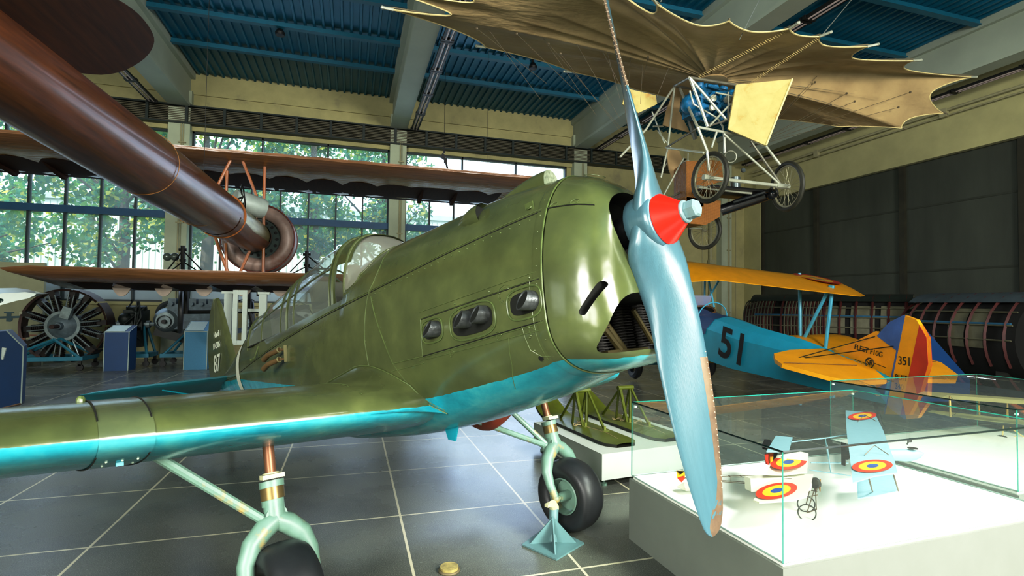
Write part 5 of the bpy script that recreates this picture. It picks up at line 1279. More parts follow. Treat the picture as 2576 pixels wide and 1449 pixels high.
# wings
def bwing(z, x0, ch, span, th, nm, dz=0, inc=0):
    sec_ = [(0, 0), (.02, .5), (.12, .9), (.35, 1), (.7, .6), (1, .05), (1, -.05), (.6, -.12), (.2, -.2), (.03, -.2)]
    rows = []
    for t in [i/16 for i in range(-8, 17)]:
        s_ = abs(t); rt = 1 if s_ < .84 else math.sqrt(max(.0, 1-((s_-.84)/.165)**2.2)); c = ch*max(.05, rt)
        rows.append([V((x0-ch*.35-(u-.35)*c+0, -t*span*(1 if t > 0 else 1), z+v*th*max(.1, rt)+abs(t)*dz-(u-.35)*c*inc)) for u, v in sec_])
    return MB().loft(rows).build(nm, fy, bp2, local=True, ang=50)
upw = bwing(2.05, 1.35, 1.3, 3.68, .14, 'upper_wing', -.30, inc=.05)
bwing(.50, 1.05, 1.2, 4.1, .13, 'lower_wing', .10, inc=.05)
def roundel(o, ux, uy, R_, parent, n=32, ms=None, th=.004):
    o = V(o); ux = V(ux); uy = V(uy); nn = ux.cross(uy).normalized()
    for r0, r1, m, nm, k in ((.66, 1.0, redp, 'roundel_red', 1), (.33, .66, fy2, 'roundel_yellow', 1), (0.001, .33, bluep, 'roundel_blue', 1)):
        MB().sheet([[o+(ux*cos(2*PI*j/n)+uy*sin(2*PI*j/n))*R_*r+nn*th for j in range(n+1)] for r in (r0, r1)]).build(nm, m, parent, local=True, smooth=False)
fy2 = mat('flag_yellow', '#e3b32a', .45, var=.05)
for sy in (-1, 1):
    tt = 2.9/3.68
    roundel((.90, sy*2.9, 2.05-.30*tt+.125+.006), (1, 0, .05), (0, sy, -.08), .46, upw, th=.004 if sy > 0 else -.004)
sbl = mat('strut_blue', '#4ca3bd', .4)
o = MB()
for a, b in (((1.25, -2.75, 2.0), (.85, -2.7, .6)), ((.35, -2.75, 1.9), (.80, -2.72, .6)), ((.35, -2.8, 1.9), (.2, -2.75, .6))): o.tube([a, b], .035, 8)
o.build('interplane_strut', sbl, bp2, local=True)
for y in (-.4, .4):
    o = MB()
    for a, b in (((1.0, y, 1.3), (1.15, y, 2.06)), ((.65, y, 1.35), (1.1, y, 2.06)), ((1.0, y, 1.3), (.55, y, 2.0))): o.tube([a, b], .02, 8)
    o.build('cabane_strut', sbl, bp2, local=True)
# tail
def slab(pts, th, nm, m, ax_=(0, 1, 0), parent=bp2):
    a = V(ax_)*th; return MB().prism([V(p)-a/2 for p in pts], a).build(nm, m, parent, local=True, ang=25)
def zm(l): return [(x, y, Z(x, z)) for x, y, z in l]
fin2 = slab(zm([(-2.85, 0, 1.02), (-3.42, 0, 1.34), (-3.76, 0, 1.18), (-3.74, 0, .55), (-3.0, 0, .62)]), .04, 'tail_fin', fy)
slab(zm([(-2.75, 0, 1.03), (-3.72, 0, .74), (-3.72, 0, .56), (-2.9, 0, .86)]), .12, 'fin_fairing', fbk)
rp = [(x, Z(x, z)) for x, z in [(-3.45, 1.28), (-3.58, 1.46), (-3.74, 1.55), (-3.90, 1.50), (-4.06, 1.30), (-4.14, 1.0), (-4.12, .65), (-4.05, .38), (-3.74, .32), (-3.74, 1.12)]]
rud2 = slab([(x, 0, z) for x, z in rp], .05, 'rudder', fy)
def stripe(x0, x1, m, nm):
    # clip rudder outline between two x values
    P_ = rp; out = []
    def clip(poly, xv, keep):
        r = []
        for i in range(len(poly)):
            a, b = poly[i], poly[(i+1) % len(poly)]
            ia, ib = keep(a[0], xv), keep(b[0], xv)
            if ia: r.append(a)
            if ia != ib: t = (xv-a[0])/(b[0]-a[0]); r.append((xv, lerp(a[1], b[1], t)))
        return r
    q = clip(clip(P_, x0, lambda x, v: x <= v), x1, lambda x, v: x >= v)
    return slab([(x, 0, z) for x, z in q], .058, nm, m, parent=rud2)
stripe(-3.40, -3.76, bluep, 'blue_stripe'); stripe(-3.95, -4.2, redp, 'red_stripe')
text_mesh('FLEET F10G', 'type_marking', .092, inkk, basis((-3.37, .024, Z(-3.37, 1.08)), (-1, 0, .06), (0, 0, 1)), fin2, sx=.9)
text_mesh('SR', 'maker_roundel_letters', .10, inkk, basis((-3.42, .024, Z(-3.42, .93)), (-1, 0, .1), (0, 0, 1)), fin2)
MB().torus((-3.42, .024, Z(-3.42, .93)), (0, 1, 0), .06, .006, 24, 4).box((-3.28, .024, Z(-3.3, .93)), (.16, .004, .006)).box((-3.57, .024, Z(-3.5, .93)), (.16, .004, .006)).build('maker_ring', inkk, fin2, local=True)
for s_, z, sz in (('351', 1.0, .14), ('BUIT', .80, .09), ('340', .69, .09)): text_mesh(s_, 'rudder_text', sz, inkk, basis((-3.87, .032, Z(-3.87, z)), (-1, 0, .22), (.2, 0, 1)), rud2, sx=.8)
for sy in (1, -1):
    st2 = slab([(x, y*sy*.86, Z(-3.2, .92)) for x, y in ((-2.72, .08), (-2.78, .75), (-2.92, 1.15), (-3.15, 1.33), (-3.33, 1.38), (-3.78, 1.05), (-3.93, .8), (-3.9, .30), (-3.55, .08))], .05, 'tailplane', fy, (0, 0, 1))
    MB().tube([(-3.30, sy*1.14, Z(-3.2, .95)), (-3.42, sy*.2, Z(-3.2, .95))], .007, 4).build('elevator_gap', mat('gap_brown', '#6b4a0c', .6), st2, local=True)
MB().tube([(-3.05, .85, Z(-3.05, .93)), (-3.42, .02, Z(-3.42, 1.27))], .006, 4).tube([(-3.0, .8, Z(-3, .93)), (-3.7, .02, Z(-3.7, 1.17))], .006, 4).build('tail_wire', dkm, bp2, local=True)
o = MB().torus((1.35, .85, -.08), (0, 1, 0), .24, .08, 28, 8).torus((1.35, -.85, -.08), (0, 1, 0), .24, .08, 28, 8); 
MB().torus((1.35, .85, -.08), (0, 1, 0), .24, .08, 28, 8).build('main_wheel', tyre, bp2, local=True); MB().torus((1.35, -.85, -.08), (0, 1, 0), .24, .08, 28, 8).build('main_wheel', tyre, bp2, local=True)
MB().tube([(1.35, .85, -.08), (1.35, -.85, -.08)], .03).tube([(1.35, .8, -.08), (1.2, .3, .55)], .03).tube([(1.35, -.8, -.08), (1.2, -.3, .55)], .03).build('undercarriage', sbl, bp2, local=True)
MB().tube([(-3.55, 0, Z(-3.5, .5)), (-3.75, 0, Z(-3.75, .1))], .025).torus((-3.75, 0, Z(-3.75, .09)), (0, 1, 0), .06, .03, 16, 6).build('tail_wheel', dkm, bp2, local=True)
MB().lathe([(.0, .0), (.35, .02), (.46, .15), (.46, .5), (.42, .55)], (2.45, 0, .98), (-1, 0, 0), 28).build('engine_cowling', ft, bp2, local=True)

# open fuselage frames of stripped airframes along the far wall
ribr = mat('rib_red', '#4a1512', .6, var=.3); ribw = mat('rib_cream', '#66654f', .6, var=.3); skd = mat('skin_dark', '#1d2622', .5, var=.3); skb = mat('skin_blue_grey', '#44525a', .5, var=.25)
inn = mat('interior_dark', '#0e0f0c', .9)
for idx, (xa, xb, y0, zc, R_, lab) in enumerate(((1882, 2300, 12.6, 1.15, .80, 'stripped fuselage section with red ribs and pale stringers behind the yellow biplane wing'), (2318, 2640, 10.6, 1.06, .88, 'stripped dark fuselage section with blue-grey top skin behind the tricolour rudder'))):
    p0 = PD(xa, 800, 15.0 if idx == 0 else 12.0); p1 = PD(xb, 830, 12.6 if idx == 0 else 9.6); p0.z = p1.z = zc
    fs = thing('stripped_fuselage', lab, 'aircraft', ((p0.x+p1.x)/2, (p0.y+p1.y)/2, 0))
    ax_ = (p1-p0); Lg = ax_.length; ax_.normalize(); u = ax_.cross(V((0, 0, 1))).normalized()
    def cr(s, r, a): return p0+ax_*s+(u*cos(a)*1.0+V((0, 0, 1))*sin(a))*r
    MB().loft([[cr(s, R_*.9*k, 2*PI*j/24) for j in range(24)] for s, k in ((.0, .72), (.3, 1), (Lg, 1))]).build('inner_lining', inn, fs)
    nrb = 46 if idx == 0 else 30
    ms_ = {}
    rbs = MB(); rb2 = MB()
    for k in range(nrb):
        s = Lg*(k+.5)/nrb; kk = lerp(.78, 1, min(1, s/.5))
        dense = idx == 0 and (k < 10 or 12 < k < 24)
        tgt = rb2 if (dense and k % 1 == 0) else rbs
        if not dense and k % 4: continue
        pts = [cr(s, R_*kk, a) for a in [lerp(-.6, PI+.6, j/18) for j in range(19)]]
        tgt.tube(pts, .018 if dense else .03, 4)
        if dense: rbs.tube([p+ax_*.045 for p in pts], .014, 4)
    rb2.build('pale_ribs', ribw, fs); rbs.build('red_ribs', ribr, fs)
    sg = MB()
    for j in range(11):
        a = lerp(.0, PI, j/10); sg.tube([cr(.1, R_*.8, a), cr(.5, R_*1.0, a), cr(Lg, R_*1.0, a)], .014, 4)
    sg.build('stringers', ribw, fs)
    for j in range(3 if idx == 0 else 2):
        s0, s1 = (Lg*(.52+.16*j), Lg*(.52+.16*j+.13)); 
        for a0, a1 in ((-.2, .75), (PI-.75, PI+.2)): MB().sheet([[cr(s, R_*.96, a) for s in (s0, s1)] for a in [lerp(a0, a1, q/6) for q in range(7)]]).build('pale_panel', ribw, fs, ang=60)
    MB().sheet([[cr(s, R_*1.03, a) for s in (Lg*.0+.2, Lg*.5, Lg)] for a in [lerp(PI*.28, PI*.72, q/8) for q in range(9)]]).build('top_skin', skd if idx == 0 else skb, fs, ang=60)
    MB().sheet([[cr(s, R_*1.05, a) for s in ((Lg*.45), Lg*.98)] for a in [lerp(PI*.62, PI*.74, q/3) for q in range(4)]]).build('blue_skin_strip', skb if idx == 0 else mat('skin_white_strip', '#8a98a3', .5), fs, ang=60)
    MB().tube([cr(Lg*.1, R_*.98, .35), cr(Lg*.98, R_*.98, .35)], .03, 6).tube([cr(Lg*.1, R_*.98, PI-.35), cr(Lg*.98, R_*.98, PI-.35)], .03, 6).build('blue_longeron', mat('longeron_blue', '#2b5f7d', .5), fs)
    for s in (Lg*.2, Lg*.8): MB().bb(cr(s, .0, 0)-V((.5, .1, zc)), cr(s, 0, 0)+V((.5, .1, -.55))).build('support_trestle', mat('trestle_dark', '#23241d', .7), fs, smooth=False)
p = PD(2400, 930, 9.5)
bx_ = thing('navy_fairing', 'dark navy sloping aircraft panel standing behind the yellow tailplane', 'panel', (p.x, p.y, 0))
MB().prism([PD(2330, 830, 8.6), PD(2440, 955, 8.6), PD(2440, 1010, 8.6), PD(2300, 1010, 8.6)], (.1, .35, 0)).build('panel', fbk, bx_)
# folded canopy scrap on top of the frames
o = MB().sheet([[PD(x, y, 13.0) for x, y in ((2120, 742), (2160, 728), (2200, 722), (2212, 718))], [PD(x, y, 12.6) for x, y in ((2050, 745), (2140, 740), (2180, 732), (2205, 722))]])
# ---------------------------------------------------------------- glass cases, skis
grayp = mat('plinth_grey', '#7e837a', .55, var=.04)
whitebase = mat('case_white', '#f4f5ea', .6, var=.02)
cgl = glassmat('case_glass', (.95, .99, .97), .045, .004, haze=.025, hcol=(.8, .95, .9), ior=1.32)
gedge = mat('glass_edge', '#2c8f7d', .15, var=.1, coat=.5); gdark = mat('glass_joint', '#0b1f1a', .3)
def case(Lc, u, v, zb, zt, lab, nm='display_case'):
    """Lc left-back base corner, u long side vector, v other side vector"""
    o = thing(nm, lab, 'display case', (Lc.x, Lc.y, 0))
    z = V((0, 0, 1)); A, B, C_, D = Lc, Lc+v, Lc+v+u, Lc+u
    MB().prism([A, B, C_, D], (0, 0, zb-.02)).build('plinth', grayp, o, smooth=False)
    k = .02; un, vn = u.normalized(), v.normalized()
    MB().prism([A+z*(zb-.02)+(un+vn)*k, B+z*(zb-.02)+(un-vn)*k, C_+z*(zb-.02)-(un+vn)*k, D+z*(zb-.02)+(vn-un)*k], (0, 0, .02)).build('display_floor', whitebase, o, smooth=False)
    q = [A+(un+vn)*k*.6, B+(un-vn)*k*.6, C_-(un+vn)*k*.6, D+(vn-un)*k*.6]; th = .008
    for i in range(4):
        a, b = q[i], q[(i+1) % 4]; MB().add([a+z*zb, b+z*zb, b+z*zt, a+z*zt], [(0, 1, 2, 3)]).build('glass_side', cgl, o, smooth=False)
        e = MB().tube([a+z*zb, a+z*(zt)], .004, 4); e.build('glass_corner', gedge, o, smooth=False)
        MB().tube([a+z*zb+z*.002, b+z*zb+z*.002], .005, 4).build('base_channel', mat('channel_grey', '#8fa39a', .4), o, smooth=False)
        MB().tube([a+z*zt, b+z*zt], .0055 if i in (0, 1) else .0035, 4).build('top_edge', gdark if i in (0, 1) else gedge, o, smooth=False)
        MB().lathe([(.012, 0), (.012, .012), (.0, .014)], a+z*(zt-.035)+((q[(i+2) % 4]-a).normalized())*.02, (0, 0, 1), 12).build('corner_clip', mat('clip_clear', '#cfe0d8', .2), o)
    MB().add([p+z*zt for p in q], [(0, 1, 2, 3)]).build('glass_top', cgl, o, smooth=False)
    return o
ZBc = .43
L0 = PZ(1583, 1196, ZBc); Fc = PZ(1970, 1421, ZBc); Rc = PZ(2576, 1281, ZBc)
L0.z = Fc.z = Rc.z = 0
vv = Fc-L0; uu = (Rc-Fc).normalized(); uu = (uu-vv.normalized()*uu.dot(vv.normalized())).normalized()*2.1
def solve_top():
    best = None
    for k in range(400):
        z = .5+k*.003; p = Fc+V((0, 0, z)); d = p-CAM; yy = IH/2-FPX*(d.dot(UP))/d.dot(FW)
        if best is None or abs(yy-1139) < best[0]: best = (abs(yy-1139), z)
    return best[1]
ZT = solve_top()
print('case', L0, Fc, Rc, 'top', ZT)
case(L0, uu, vv, ZBc, ZT, 'grey display case with glass cover holding a white monoplane and a pale blue biplane model', 'display_case')
# second case behind
S0 = L0+uu.normalized()*2.25+(-vv.normalized())*.35
case(S0+uu.normalized()*.0, uu.normalized()*2.0, vv*1.05, ZBc, ZT+.02, 'glass display case holding a cream biplane model, behind the one with the pale blue biplane', 'display_case')
un, vn = uu.normalized(), vv.normalized()
# ---- model monoplane, cream with roundels
mw = mat('model_cream', '#cfcdb8', .6, var=.03); mfr = mat('model_frame', '#5a4c3a', .6); mbl = mat('model_blue', '#86aab4', .55, var=.05, scale=30); mred = mat('model_red', '#d83a1c', .5); myel = mat('model_yellow', '#f0b420', .5); mbu = mat('model_navy', '#2f4f8a', .5); mgr = mat('model_metal', '#3c3c38', .4, .5)
def mpt(x, y, z): return PZ(x, y, ZBc+z)
def ell(parent, c, ax, ay, R_, lift, flip=1):
    for r0, r1, m, nm in ((.68, 1.0, mred, 'roundel_red'), (.30, .68, myel, 'roundel_yellow'), (.001, .30, mbu, 'roundel_blue')):
        MB().sheet([[c+ax*cos(2*PI*j/28)*r+ay*sin(2*PI*j/28)*r+lift for j in range(29)] for r in (r0, r1)]).build(nm, m, parent, smooth=False)
mono = thing('model_monoplane', 'cream model monoplane with open frame tail and two roundels on its wings', 'model', mpt(1990, 1250, 0))
h1 = .16
w1 = [mpt(1895, 1262, h1), mpt(1920, 1222, h1), mpt(1972, 1196, h1), mpt(2046, 1196, h1+.01), mpt(2030, 1252, h1), mpt(1992, 1262, h1), mpt(1910, 1267, h1)]
w2 = [mpt(1928, 1196, h1+.03), mpt(1948, 1150, h1+.05), mpt(2014, 1139, h1+.06), mpt(2034, 1144, h1+.06), mpt(2030, 1190, h1+.03), mpt(1975, 1197, h1+.02)]
for w_, c, nm in ((w1, (1954, 1235), 'wing'), (w2, (1984, 1163), 'wing')):
    zz = sum(p.z for p in w_)/len(w_)
    wo = MB().prism(w_, (0, 0, .008)).build(nm, mw, mono, ang=20)
    hh = zz-ZBc; c0 = mpt(*c, hh+.010); ex = mpt(c[0]+50, c[1]-12, hh+.010)-c0; ey = mpt(c[0]+12, c[1]+18, hh+.010)-c0
    if nm == 'wing' and w_ is w2: ex = mpt(c[0]+44, c[1]-8, hh+.010)-c0; ey = mpt(c[0]+12, c[1]+17, hh+.010)-c0
    ell(wo, c0, ex, ey, 1, V((0, 0, .003)))
fu = MB(); fa, fbq = [(1725, 1193), (1890, 1202)], [(1725, 1208), (1890, 1235)]
tl = mpt(1722, 1196, .13); tl2 = mpt(1722, 1208, .13); hl_ = mpt(1992, 1204, .17); hl2 = mpt(1992, 1235, .13)
for k in (0, .012):
    fu.tube([tl+un*0+V((0, k*2, 0)), hl_+V((0, k*3, 0))], .002, 4).tube([tl-V((0, 0, .02))+V((0, k*2, 0)), hl_-V((0, 0, .05))+V((0, k*3, 0))], .002, 4)
for k in range(9):
    t = k/9; a = lerp(tl, hl_, t); b = lerp(tl-V((0, 0, .02)), hl_-V((0, 0, .05)), t); fu.tube([a, b], .0018, 4).tube([a, a+V((0, .03, 0))], .0016, 4)
fu.build('fuselage_frame', mfr, mono)
MB().prism([mpt(1888, 1204, .17), mpt(2040, 1200, .17), mpt(2045, 1206, .14), mpt(2040, 1235, .12), mpt(1890, 1237, .12)], (0, .05, 0)).build('covered_nose', mw, mono, ang=20)
MB().lathe([(.032, 0), (.032, .02), (.0, .022)], mpt(2048, 1216, .14), un, 16).build('engine_disc', mgr, mono)
MB().prism([mpt(1950, 1164, .17), mpt(1966, 1150, .2), mpt(1975, 1160, .18)], (.01, 0, 0)).ball(mpt(1959, 1160, .17), .018, 10, 6).build('pilot_seat', mgr, mono)
rd3 = MB().prism([mpt(1702, 1184, .14), mpt(1723, 1185, .14), mpt(1723, 1203, .13), mpt(1714, 1213, .12), mpt(1704, 1203, .13)], (0, .003, 0)).build('rudder', myel, mono, smooth=False)
MB().prism([mpt(1702, 1184, .1405)-V((0, .002, 0)), mpt(1723, 1185, .1405)-V((0, .002, 0)), mpt(1712, 1193, .1405)-V((0, .002, 0))], (0, .001, 0)).build('blue_stripe', mbu, rd3, smooth=False)
MB().prism([mpt(1704, 1198, .131)-V((0, .002, 0)), mpt(1713, 1194, .131)-V((0, .002, 0)), mpt(1723, 1198, .131)-V((0, .002, 0)), mpt(1722, 1204, .131)-V((0, .002, 0)), mpt(1714, 1213, .121)-V((0, .002, 0)), mpt(1705, 1205, .131)-V((0, .002, 0))], (0, .001, 0)).build('red_stripe', mred, rd3, smooth=False)
MB().prism([mpt(1703, 1225, .03), mpt(1720, 1214, .05), mpt(1758, 1219, .04), mpt(1752, 1233, .03), mpt(1725, 1235, .03)], (0, 0, .004)).build('tailplane', mw, mono, smooth=False)
ug = MB()
ra, rb = mpt(2028, 1268, .045), mpt(2030, 1290, .035)
for c in (ra, rb): MB().torus(c, (.55, .83, 0), .045, .0035, 28, 6).build('wheel', mgr, mono)
for a, b in ((mpt(2050, 1206, .15), mpt(2054, 1282, .03)), (mpt(2043, 1210, .14), ra), (mpt(2054, 1216, .13), rb), (ra, mpt(2054, 1282, .03)), (rb, mpt(2054, 1282, .03)), (mpt(2030, 1232, .1), mpt(2056, 1236, .1)), (mpt(2030, 1250, .07), mpt(2056, 1245, .07)), (mpt(2062, 1210, .15), mpt(2052, 1240, .1)), (mpt(2040, 1215, .13), mpt(2032, 1250, .06))): ug.tube([a, b], .003, 5)
ug.build('undercarriage_struts', mfr, mono)
MB().tube([mpt(2064, 1206, .15), mpt(2062, 1222, .13), mpt(2063, 1236, .11)], [.003, .006, .003], 5).build('propeller', mat('model_prop', '#a07a45', .5), mono)
# ---- model biplane, pale blue
bi = thing('model_biplane', 'pale blue model biplane with roundels, boom tail and a boat-like nacelle', 'model', mpt(2190, 1240, 0))
def strip(pts, nm, z_=.006):
    return MB().prism(pts, (0, 0, z_)).build(nm, mbl, bi, ang=20)
hz = .34
U = [mpt(2127, 1034, hz), mpt(2200, 1040, hz), mpt(2222, 1085, hz), mpt(2238, 1130, hz), mpt(2250, 1160, hz), mpt(2258, 1192, hz), mpt(2200, 1200, hz), mpt(2145, 1217, hz), mpt(2138, 1150, hz), mpt(2130, 1090, hz)]
uo = strip(U, 'upper_wing')
Lw_ = [mpt(2155, 1200, .12), mpt(2205, 1196, .12), mpt(2248, 1194, .12), mpt(2262, 1235, .12), mpt(2215, 1247, .12), mpt(2158, 1256, .12)]
strip(Lw_, 'lower_wing')
Lw2 = [mpt(2134, 1095, .12), mpt(2200, 1090, .12), mpt(2225, 1130, .12), mpt(2235, 1160, .12), mpt(2150, 1170, .12)]
strip(Lw2, 'lower_wing')
for c, sx_, sy_ in (((2195, 1173), 50, 16), ((2170, 1047), 34, 9)):
    c0 = mpt(*c, hz+.008); ell(uo, c0, mpt(c[0]+sx_, c[1]-5, hz+.008)-c0, mpt(c[0]+8, c[1]+sy_, hz+.008)-c0, 1, V((0, 0, .003)))
sq = MB()
for (x, y), (x2, y2) in (((2175, 1158), (2182, 1200)), ((2186, 1205), (2195, 1237)), ((2248, 1195), (2260, 1235)), ((2235, 1130), (2240, 1190)), ((2150, 1110), (2155, 1160)), ((2222, 1120), (2228, 1170))): sq.tube([mpt(x, y, hz), mpt(x2, y2, .13)], .004, 5)
for (a, b, c) in (((2175, 1145), (2200, 1120), (2237, 1145)), ((2158, 1061), (2175, 1043), (2205, 1060))):
    q_ = [mpt(*a, hz+.01), mpt(*b, hz+.05), mpt(*c, hz+.01)]; sq.tube(q_, .0025, 4)
sq.build('interplane_strut', mfr, bi)
nc = []
for k in range(9):
    t = k/8; x = lerp(2225, 2322, t); r_ = .055*math.sqrt(max(.03, 1-abs(2*t-.9)**3 if t > .45 else 1-.2*(1-t)))
    c = mpt(x, 1140, .2); nc.append([c+vn*cos(2*PI*j/14)*r_*.7+V((0, 0, 1))*(sin(2*PI*j/14)*r_ if sin(2*PI*j/14) < 0 else sin(2*PI*j/14)*r_*.5) for j in range(14)])
no = MB().loft(nc).build('nacelle', mbl, bi, ang=60)
MB().lathe([(0, 0), (.03, .0), (.03, .004), (0, .004)], mpt(2296, 1128, .235), (0, 0, 1), 16).build('cockpit_opening', mgr, no)
MB().tube([mpt(2282, 1118, .25), mpt(2290, 1102, .29)], .005).box(mpt(2288, 1108, .27), (.02, .02, .02)).build('gun_mount', mgr, no)
tb = MB()
for pts in ([(2130, 1093, .3), (2078, 1102, .3), (1990, 1112, .3)], [(2134, 1165, .13), (2040, 1164, .13)], [(2140, 1197, .1), (2035, 1182, .1)]): tb.tube([mpt(*p) for p in pts], .004, 5)
for a, b in (((2076, 1102, .3), (2084, 1155, .15)), ((2080, 1118, .25), (2090, 1188, .1))): tb.tube([mpt(*a), mpt(*b)], .004, 5)
tb.build('tail_booms', mbl, bi)
strip([mpt(1928, 1138, .28), mpt(1952, 1098, .3), mpt(1994, 1102, .3), mpt(1984, 1138, .28)], 'tailplane')
for pts, m, nm in (([(1918, 1122), (1925, 1105), (1934, 1106), (1930, 1132), (1920, 1130)], mred, 'rudder_red'), ([(1934, 1105), (1942, 1110), (1940, 1122), (1931, 1128)], myel, 'rudder_yellow'), ([(1925, 1142), (1935, 1141), (1936, 1170), (1928, 1168)], mred, 'rudder_red'), ([(1935, 1141), (1948, 1140), (1944, 1160), (1936, 1166)], myel, 'rudder_yellow'), ([(1948, 1140), (1957, 1138), (1953, 1150), (1945, 1157)], mbu, 'rudder_blue')):
    MB().prism([mpt(x, y, .26) for x, y in pts], (.0, .006, .0)).build(nm, m, bi, smooth=False)
MB().lathe([(.0, 0), (.03, 0), (.03, .03), (0, .03)], mpt(2128, 1145, .2), un, 12).box(mpt(2122, 1142, .2), (.006, .03, .15)).build('pusher_engine', mgr, bi)
# ---- cream biplane model in the second case
cb = thing('model_biplane', 'cream and wood model biplane with wire bracing in the second glass case', 'model', PZ(2500, 1150, ZBc))
def q2(x, y, d): return PD(x, y, d)
Dm = 5.0
cw_ = mat('model_wing_cream', '#c9c08a', .6, var=.05); cwood = mat('model_wood', '#b9a065', .5)
MB().prism([q2(2363, 1002, Dm), q2(2384, 994, Dm), q2(2640, 1012, Dm-.5), q2(2640, 1022, Dm-.5)], (.0, .22, .0)).build('upper_wing', cw_, cb, ang=20)
MB().prism([q2(2388, 1047, Dm), q2(2494, 1061, Dm-.15), q2(2640, 1075, Dm-.5), q2(2640, 1068, Dm-.5), q2(2400, 1042, Dm)], (.0, .2, .0)).build('lower_wing', cw_, cb, ang=20)
o = MB()
for x in (2389, 2462, 2533): o.tube([q2(x, 996+(x-2389)*.07, Dm-.08), q2(x+2, 1049+(x-2389)*.09, Dm-.08)], .009, 6)
o.build('interplane_strut', cwood, cb)
o = MB()
for a, b in (((2392, 1000), (2460, 1052)), ((2460, 1005), (2392, 1048)), ((2465, 1005), (2530, 1055)), ((2530, 1010), (2465, 1052))): o.tube([q2(*a, Dm-.06), q2(*b, Dm-.06)], .0015, 4)
o.build('bracing_wire', mfr, cb)
MB().tube([q2(2535, 1010, Dm-.2), q2(2570, 1030, Dm-.2), q2(2600, 1050, Dm-.2)], [.012, .025, .02], 8).build('propeller', mat('model_prop_red', '#8c4a22', .4), cb)
MB().torus(q2(2521, 1110, Dm-.1), (1, .3, 0), .05, .008, 24, 6).build('wheel', mgr, cb)
o = MB()
for a, b in (((2524, 1070), (2521, 1110)), ((2524, 1110), (2556, 1098)), ((2540, 1075), (2620, 1130))): o.tube([q2(*a, Dm-.1), q2(*b, Dm-.1)], .006, 5)
o.build('undercarriage', cwood, cb)

# ---- skis on their plinth
skm = mat('ski_olive', '#5f6a1e', .35, var=.15, scale=5, dirt='#4b4a26'); skk = mat('ski_edge', '#26261c', .5)
pk0, pk1 = PZ(1514, 1230, 0), PZ(1343, 1062, .3); ZP = .3
corner = V((pk0.x, pk0.y, 0)); top_c = PZ(1514, 1153, ZP)
back = V((pk1.x, pk1.y, 0))-corner; sidev = V((back.y, -back.x, 0)).normalized()*1.25
sidev = sidev if sidev.x > 0 else -sidev
pl_ = thing('ski_plinth', 'low pale grey plinth on small feet carrying two olive aircraft skis', 'plinth', corner+back*.5+sidev*.5)
MB().prism([corner+V((0, 0, .07)), corner+sidev+V((0, 0, .07)), corner+sidev+back+V((0, 0, .07)), corner+back+V((0, 0, .07))], (0, 0, ZP-.07)).build('plinth_body', mat('plinth_white', '#c9d0c4', .5, var=.03), pl_, smooth=False)
for a in (.06, .5, .94):
    for b in (.06, .94): MB().lathe([(.03, 0), (.03, .02), (.012, .025), (.012, .07)], corner+back*a+sidev*b, (0, 0, 1), 12).build('adjustable_foot', gearm, pl_)
bn = back.normalized(); sn = sidev.normalized()
for i, off in enumerate((.16, .72)):
    c = corner+sn*off+bn*.12+V((0, 0, ZP))
    sk = thing('aircraft_ski', ('olive green aircraft ski with a tubular pedestal, nearer the main wheel' if i == 0 else 'olive green aircraft ski with a tubular pedestal, behind the corner of the glass case'), 'ski', c, group=None)
    Ls, Ws = 1.75, .36
    rows = []; rows2 = []
    for k in range(23):
        t = k/22; w_ = Ws*(1 if t < .8 else math.sqrt(max(.02, 1-((t-.8)/.2)**2.2)))*(1 if t > .07 else (.55+.45*math.sqrt(t/.07)))
        z_ = .03+(.28*((t-.72)/.28)**1.8 if t > .72 else 0); m_ = c+bn*Ls*t+sn*Ws/2+V((0, 0, z_))
        rows.append([m_-sn*w_/2, m_-sn*w_*.3+V((0, 0, .006)), m_+V((0, 0, .01)), m_+sn*w_*.3+V((0, 0, .006)), m_+sn*w_/2])
        rows2.append([m_-sn*w_/2, m_-sn*w_/2-V((0, 0, .028)), m_+sn*w_/2-V((0, 0, .028)), m_+sn*w_/2])
    MB().sheet(rows).build('ski_board', skm, sk, ang=60); MB().sheet(rows2).build('ski_sole', skk, sk, ang=30)
    bd_ = c+bn*.78+sn*Ws/2+V((0, 0, .04)); topz = V((0, 0, .36)); o = MB()
    for s2 in (-1, 1):
        T_ = bd_+topz+sn*s2*.07
        o.tube([T_, bd_+bn*.36+sn*s2*.05], .014, 8) if s2 < 0 else o.tube([T_, bd_-bn*.30+sn*s2*.09], .014, 8)
        o.tube([T_, bd_-bn*.06+sn*s2*.02], .018, 8); o.tube([T_+bn*.02, bd_+bn*.1+sn*s2*.05], .014, 8)
    o.tube([bd_+topz-sn*.1, bd_+topz+sn*.1], .024, 10); o.build('ski_pedestal', skm, sk)
    for a, b in ((-.08, 0), (-.30, .09), (.36, -.05)):
        o = MB(); o.box(bd_+bn*a+sn*b+V((0, 0, -.01)), (.07, .07, .02), math.atan2(bn.y, bn.x)).tube([bd_+bn*a+sn*b, bd_+bn*a+sn*b+V((0, 0, .04))], .015, 8)
        o.build('ski_bracket', mat('bracket_olive', '#7c8440', .4), sk)
    o = MB(); rq = random.Random(i)
    for k in range(3):
        cc = bd_+bn*rq.uniform(-.15, .15)+sn*rq.uniform(-.12, .12); o.tube([cc+V((cos(a)*.05, sin(a)*.03, .01+.008*sin(3*a))) for a in [j*.5 for j in range(12)]], .004, 5)
    o.tube([bd_-bn*.1, bd_-bn*.4+sn*.05, bd_-bn*.62+sn*.02], .003, 4).build('bungee_cord', mat('cord_cream', '#b9a77c', .7), sk)
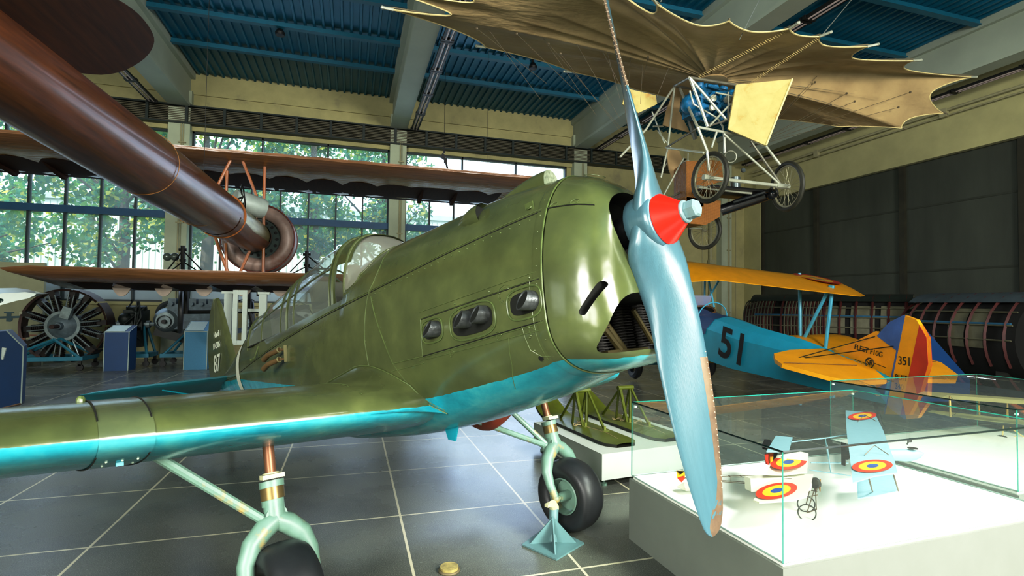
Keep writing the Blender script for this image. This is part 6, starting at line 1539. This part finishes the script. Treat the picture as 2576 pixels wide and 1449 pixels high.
# ---------------------------------------------------------------- light
wd = bpy.data.worlds.new('sky'); SC.world = wd; wd.use_nodes = True
nt = wd.node_tree; bg = nt.nodes['Background']
sk = nt.nodes.new('ShaderNodeTexSky'); sk.sky_type = 'HOSEK_WILKIE'; sk.turbidity = 4; sk.sun_direction = V((.5, -.35, .75)).normalized()
mixc = N(nt, 'ShaderNodeMixRGB'); mixc.inputs[0].default_value = .55; mixc.inputs[2].default_value = (.75, .85, 1, 1)
nt.links.new(sk.outputs[0], mixc.inputs[1]); nt.links.new(mixc.outputs[0], bg.inputs[0]); bg.inputs[1].default_value = 7.5
sun = bpy.data.lights.new('sun', 'SUN'); sun.energy = 6; sun.angle = .02; sun.color = (1, .93, .8)
so = bpy.data.objects.new('sun', sun); COL.objects.link(so); so.rotation_euler = V((.55, .62, -.75)).to_track_quat('-Z', 'Y').to_euler()
def area(name, c, tgt, sx, sy, e, col=(1, 1, 1), spread=180):
    l = bpy.data.lights.new(name, 'AREA'); l.shape = 'RECTANGLE'; l.size = sx; l.size_y = sy; l.energy = e; l.color = col; l.spread = math.radians(spread)
    o = bpy.data.objects.new(name, l); COL.objects.link(o); o.location = c
    o.rotation_euler = (V(tgt)-V(c)).to_track_quat('-Z', 'Y').to_euler(); return o
area('daylight_rear', (5.0, YB+.4, 4.6), (1.6, 3.4, .6), 6.0, 3.0, 3000, (1, .99, .92))
area('daylight_rear', (-3.2, -6.0, 2.8), (-.5, 3, 1.6), 1.9, 3.6, 300, (1, 1, .94))
area('daylight_rear', (-5.6, YB+.3, 5.0), (1.0, 1.8, 1.8), 5.6, 4.6, 2300, (1, 1, .95))
area('daylight_left', (XL+.1, 1.5, 4.2), (2, 5, 3), 8, 3.4, 260, (.92, 1, 1))
area('case_fill', (5.6, -.6, 5.6), (2.9, 2.5, .4), 1.6, 1.6, 70, (1, 1, .95), 50)  # added fill lamp that brightens the white floor of the glass case
for x in (-7.6, -1.6, 4.2):
    area('daylight_window', (x, YW-.45, 4.0), (x, 0, -.5), 5, 4.4, 55 if x < 4 else 100, (.55, .68, 1))
SC.view_settings.view_transform = 'Standard'; SC.view_settings.look = 'None'; SC.view_settings.exposure = 0.0; SC.view_settings.gamma = 1
SC.view_settings.use_curve_mapping = True
cc = SC.view_settings.curve_mapping.curves[3]
cc.points.new(.22, .175); cc.points.new(.72, .77); SC.view_settings.curve_mapping.update()
SC.cycles.use_denoising = True; SC.cycles.max_bounces = 8; SC.cycles.transparent_max_bounces = 24; SC.cycles.sample_clamp_indirect = 6
SC.cycles.use_adaptive_sampling = True; SC.cycles.adaptive_threshold = .02; SC.cycles.caustics_reflective = False; SC.cycles.caustics_refractive = False
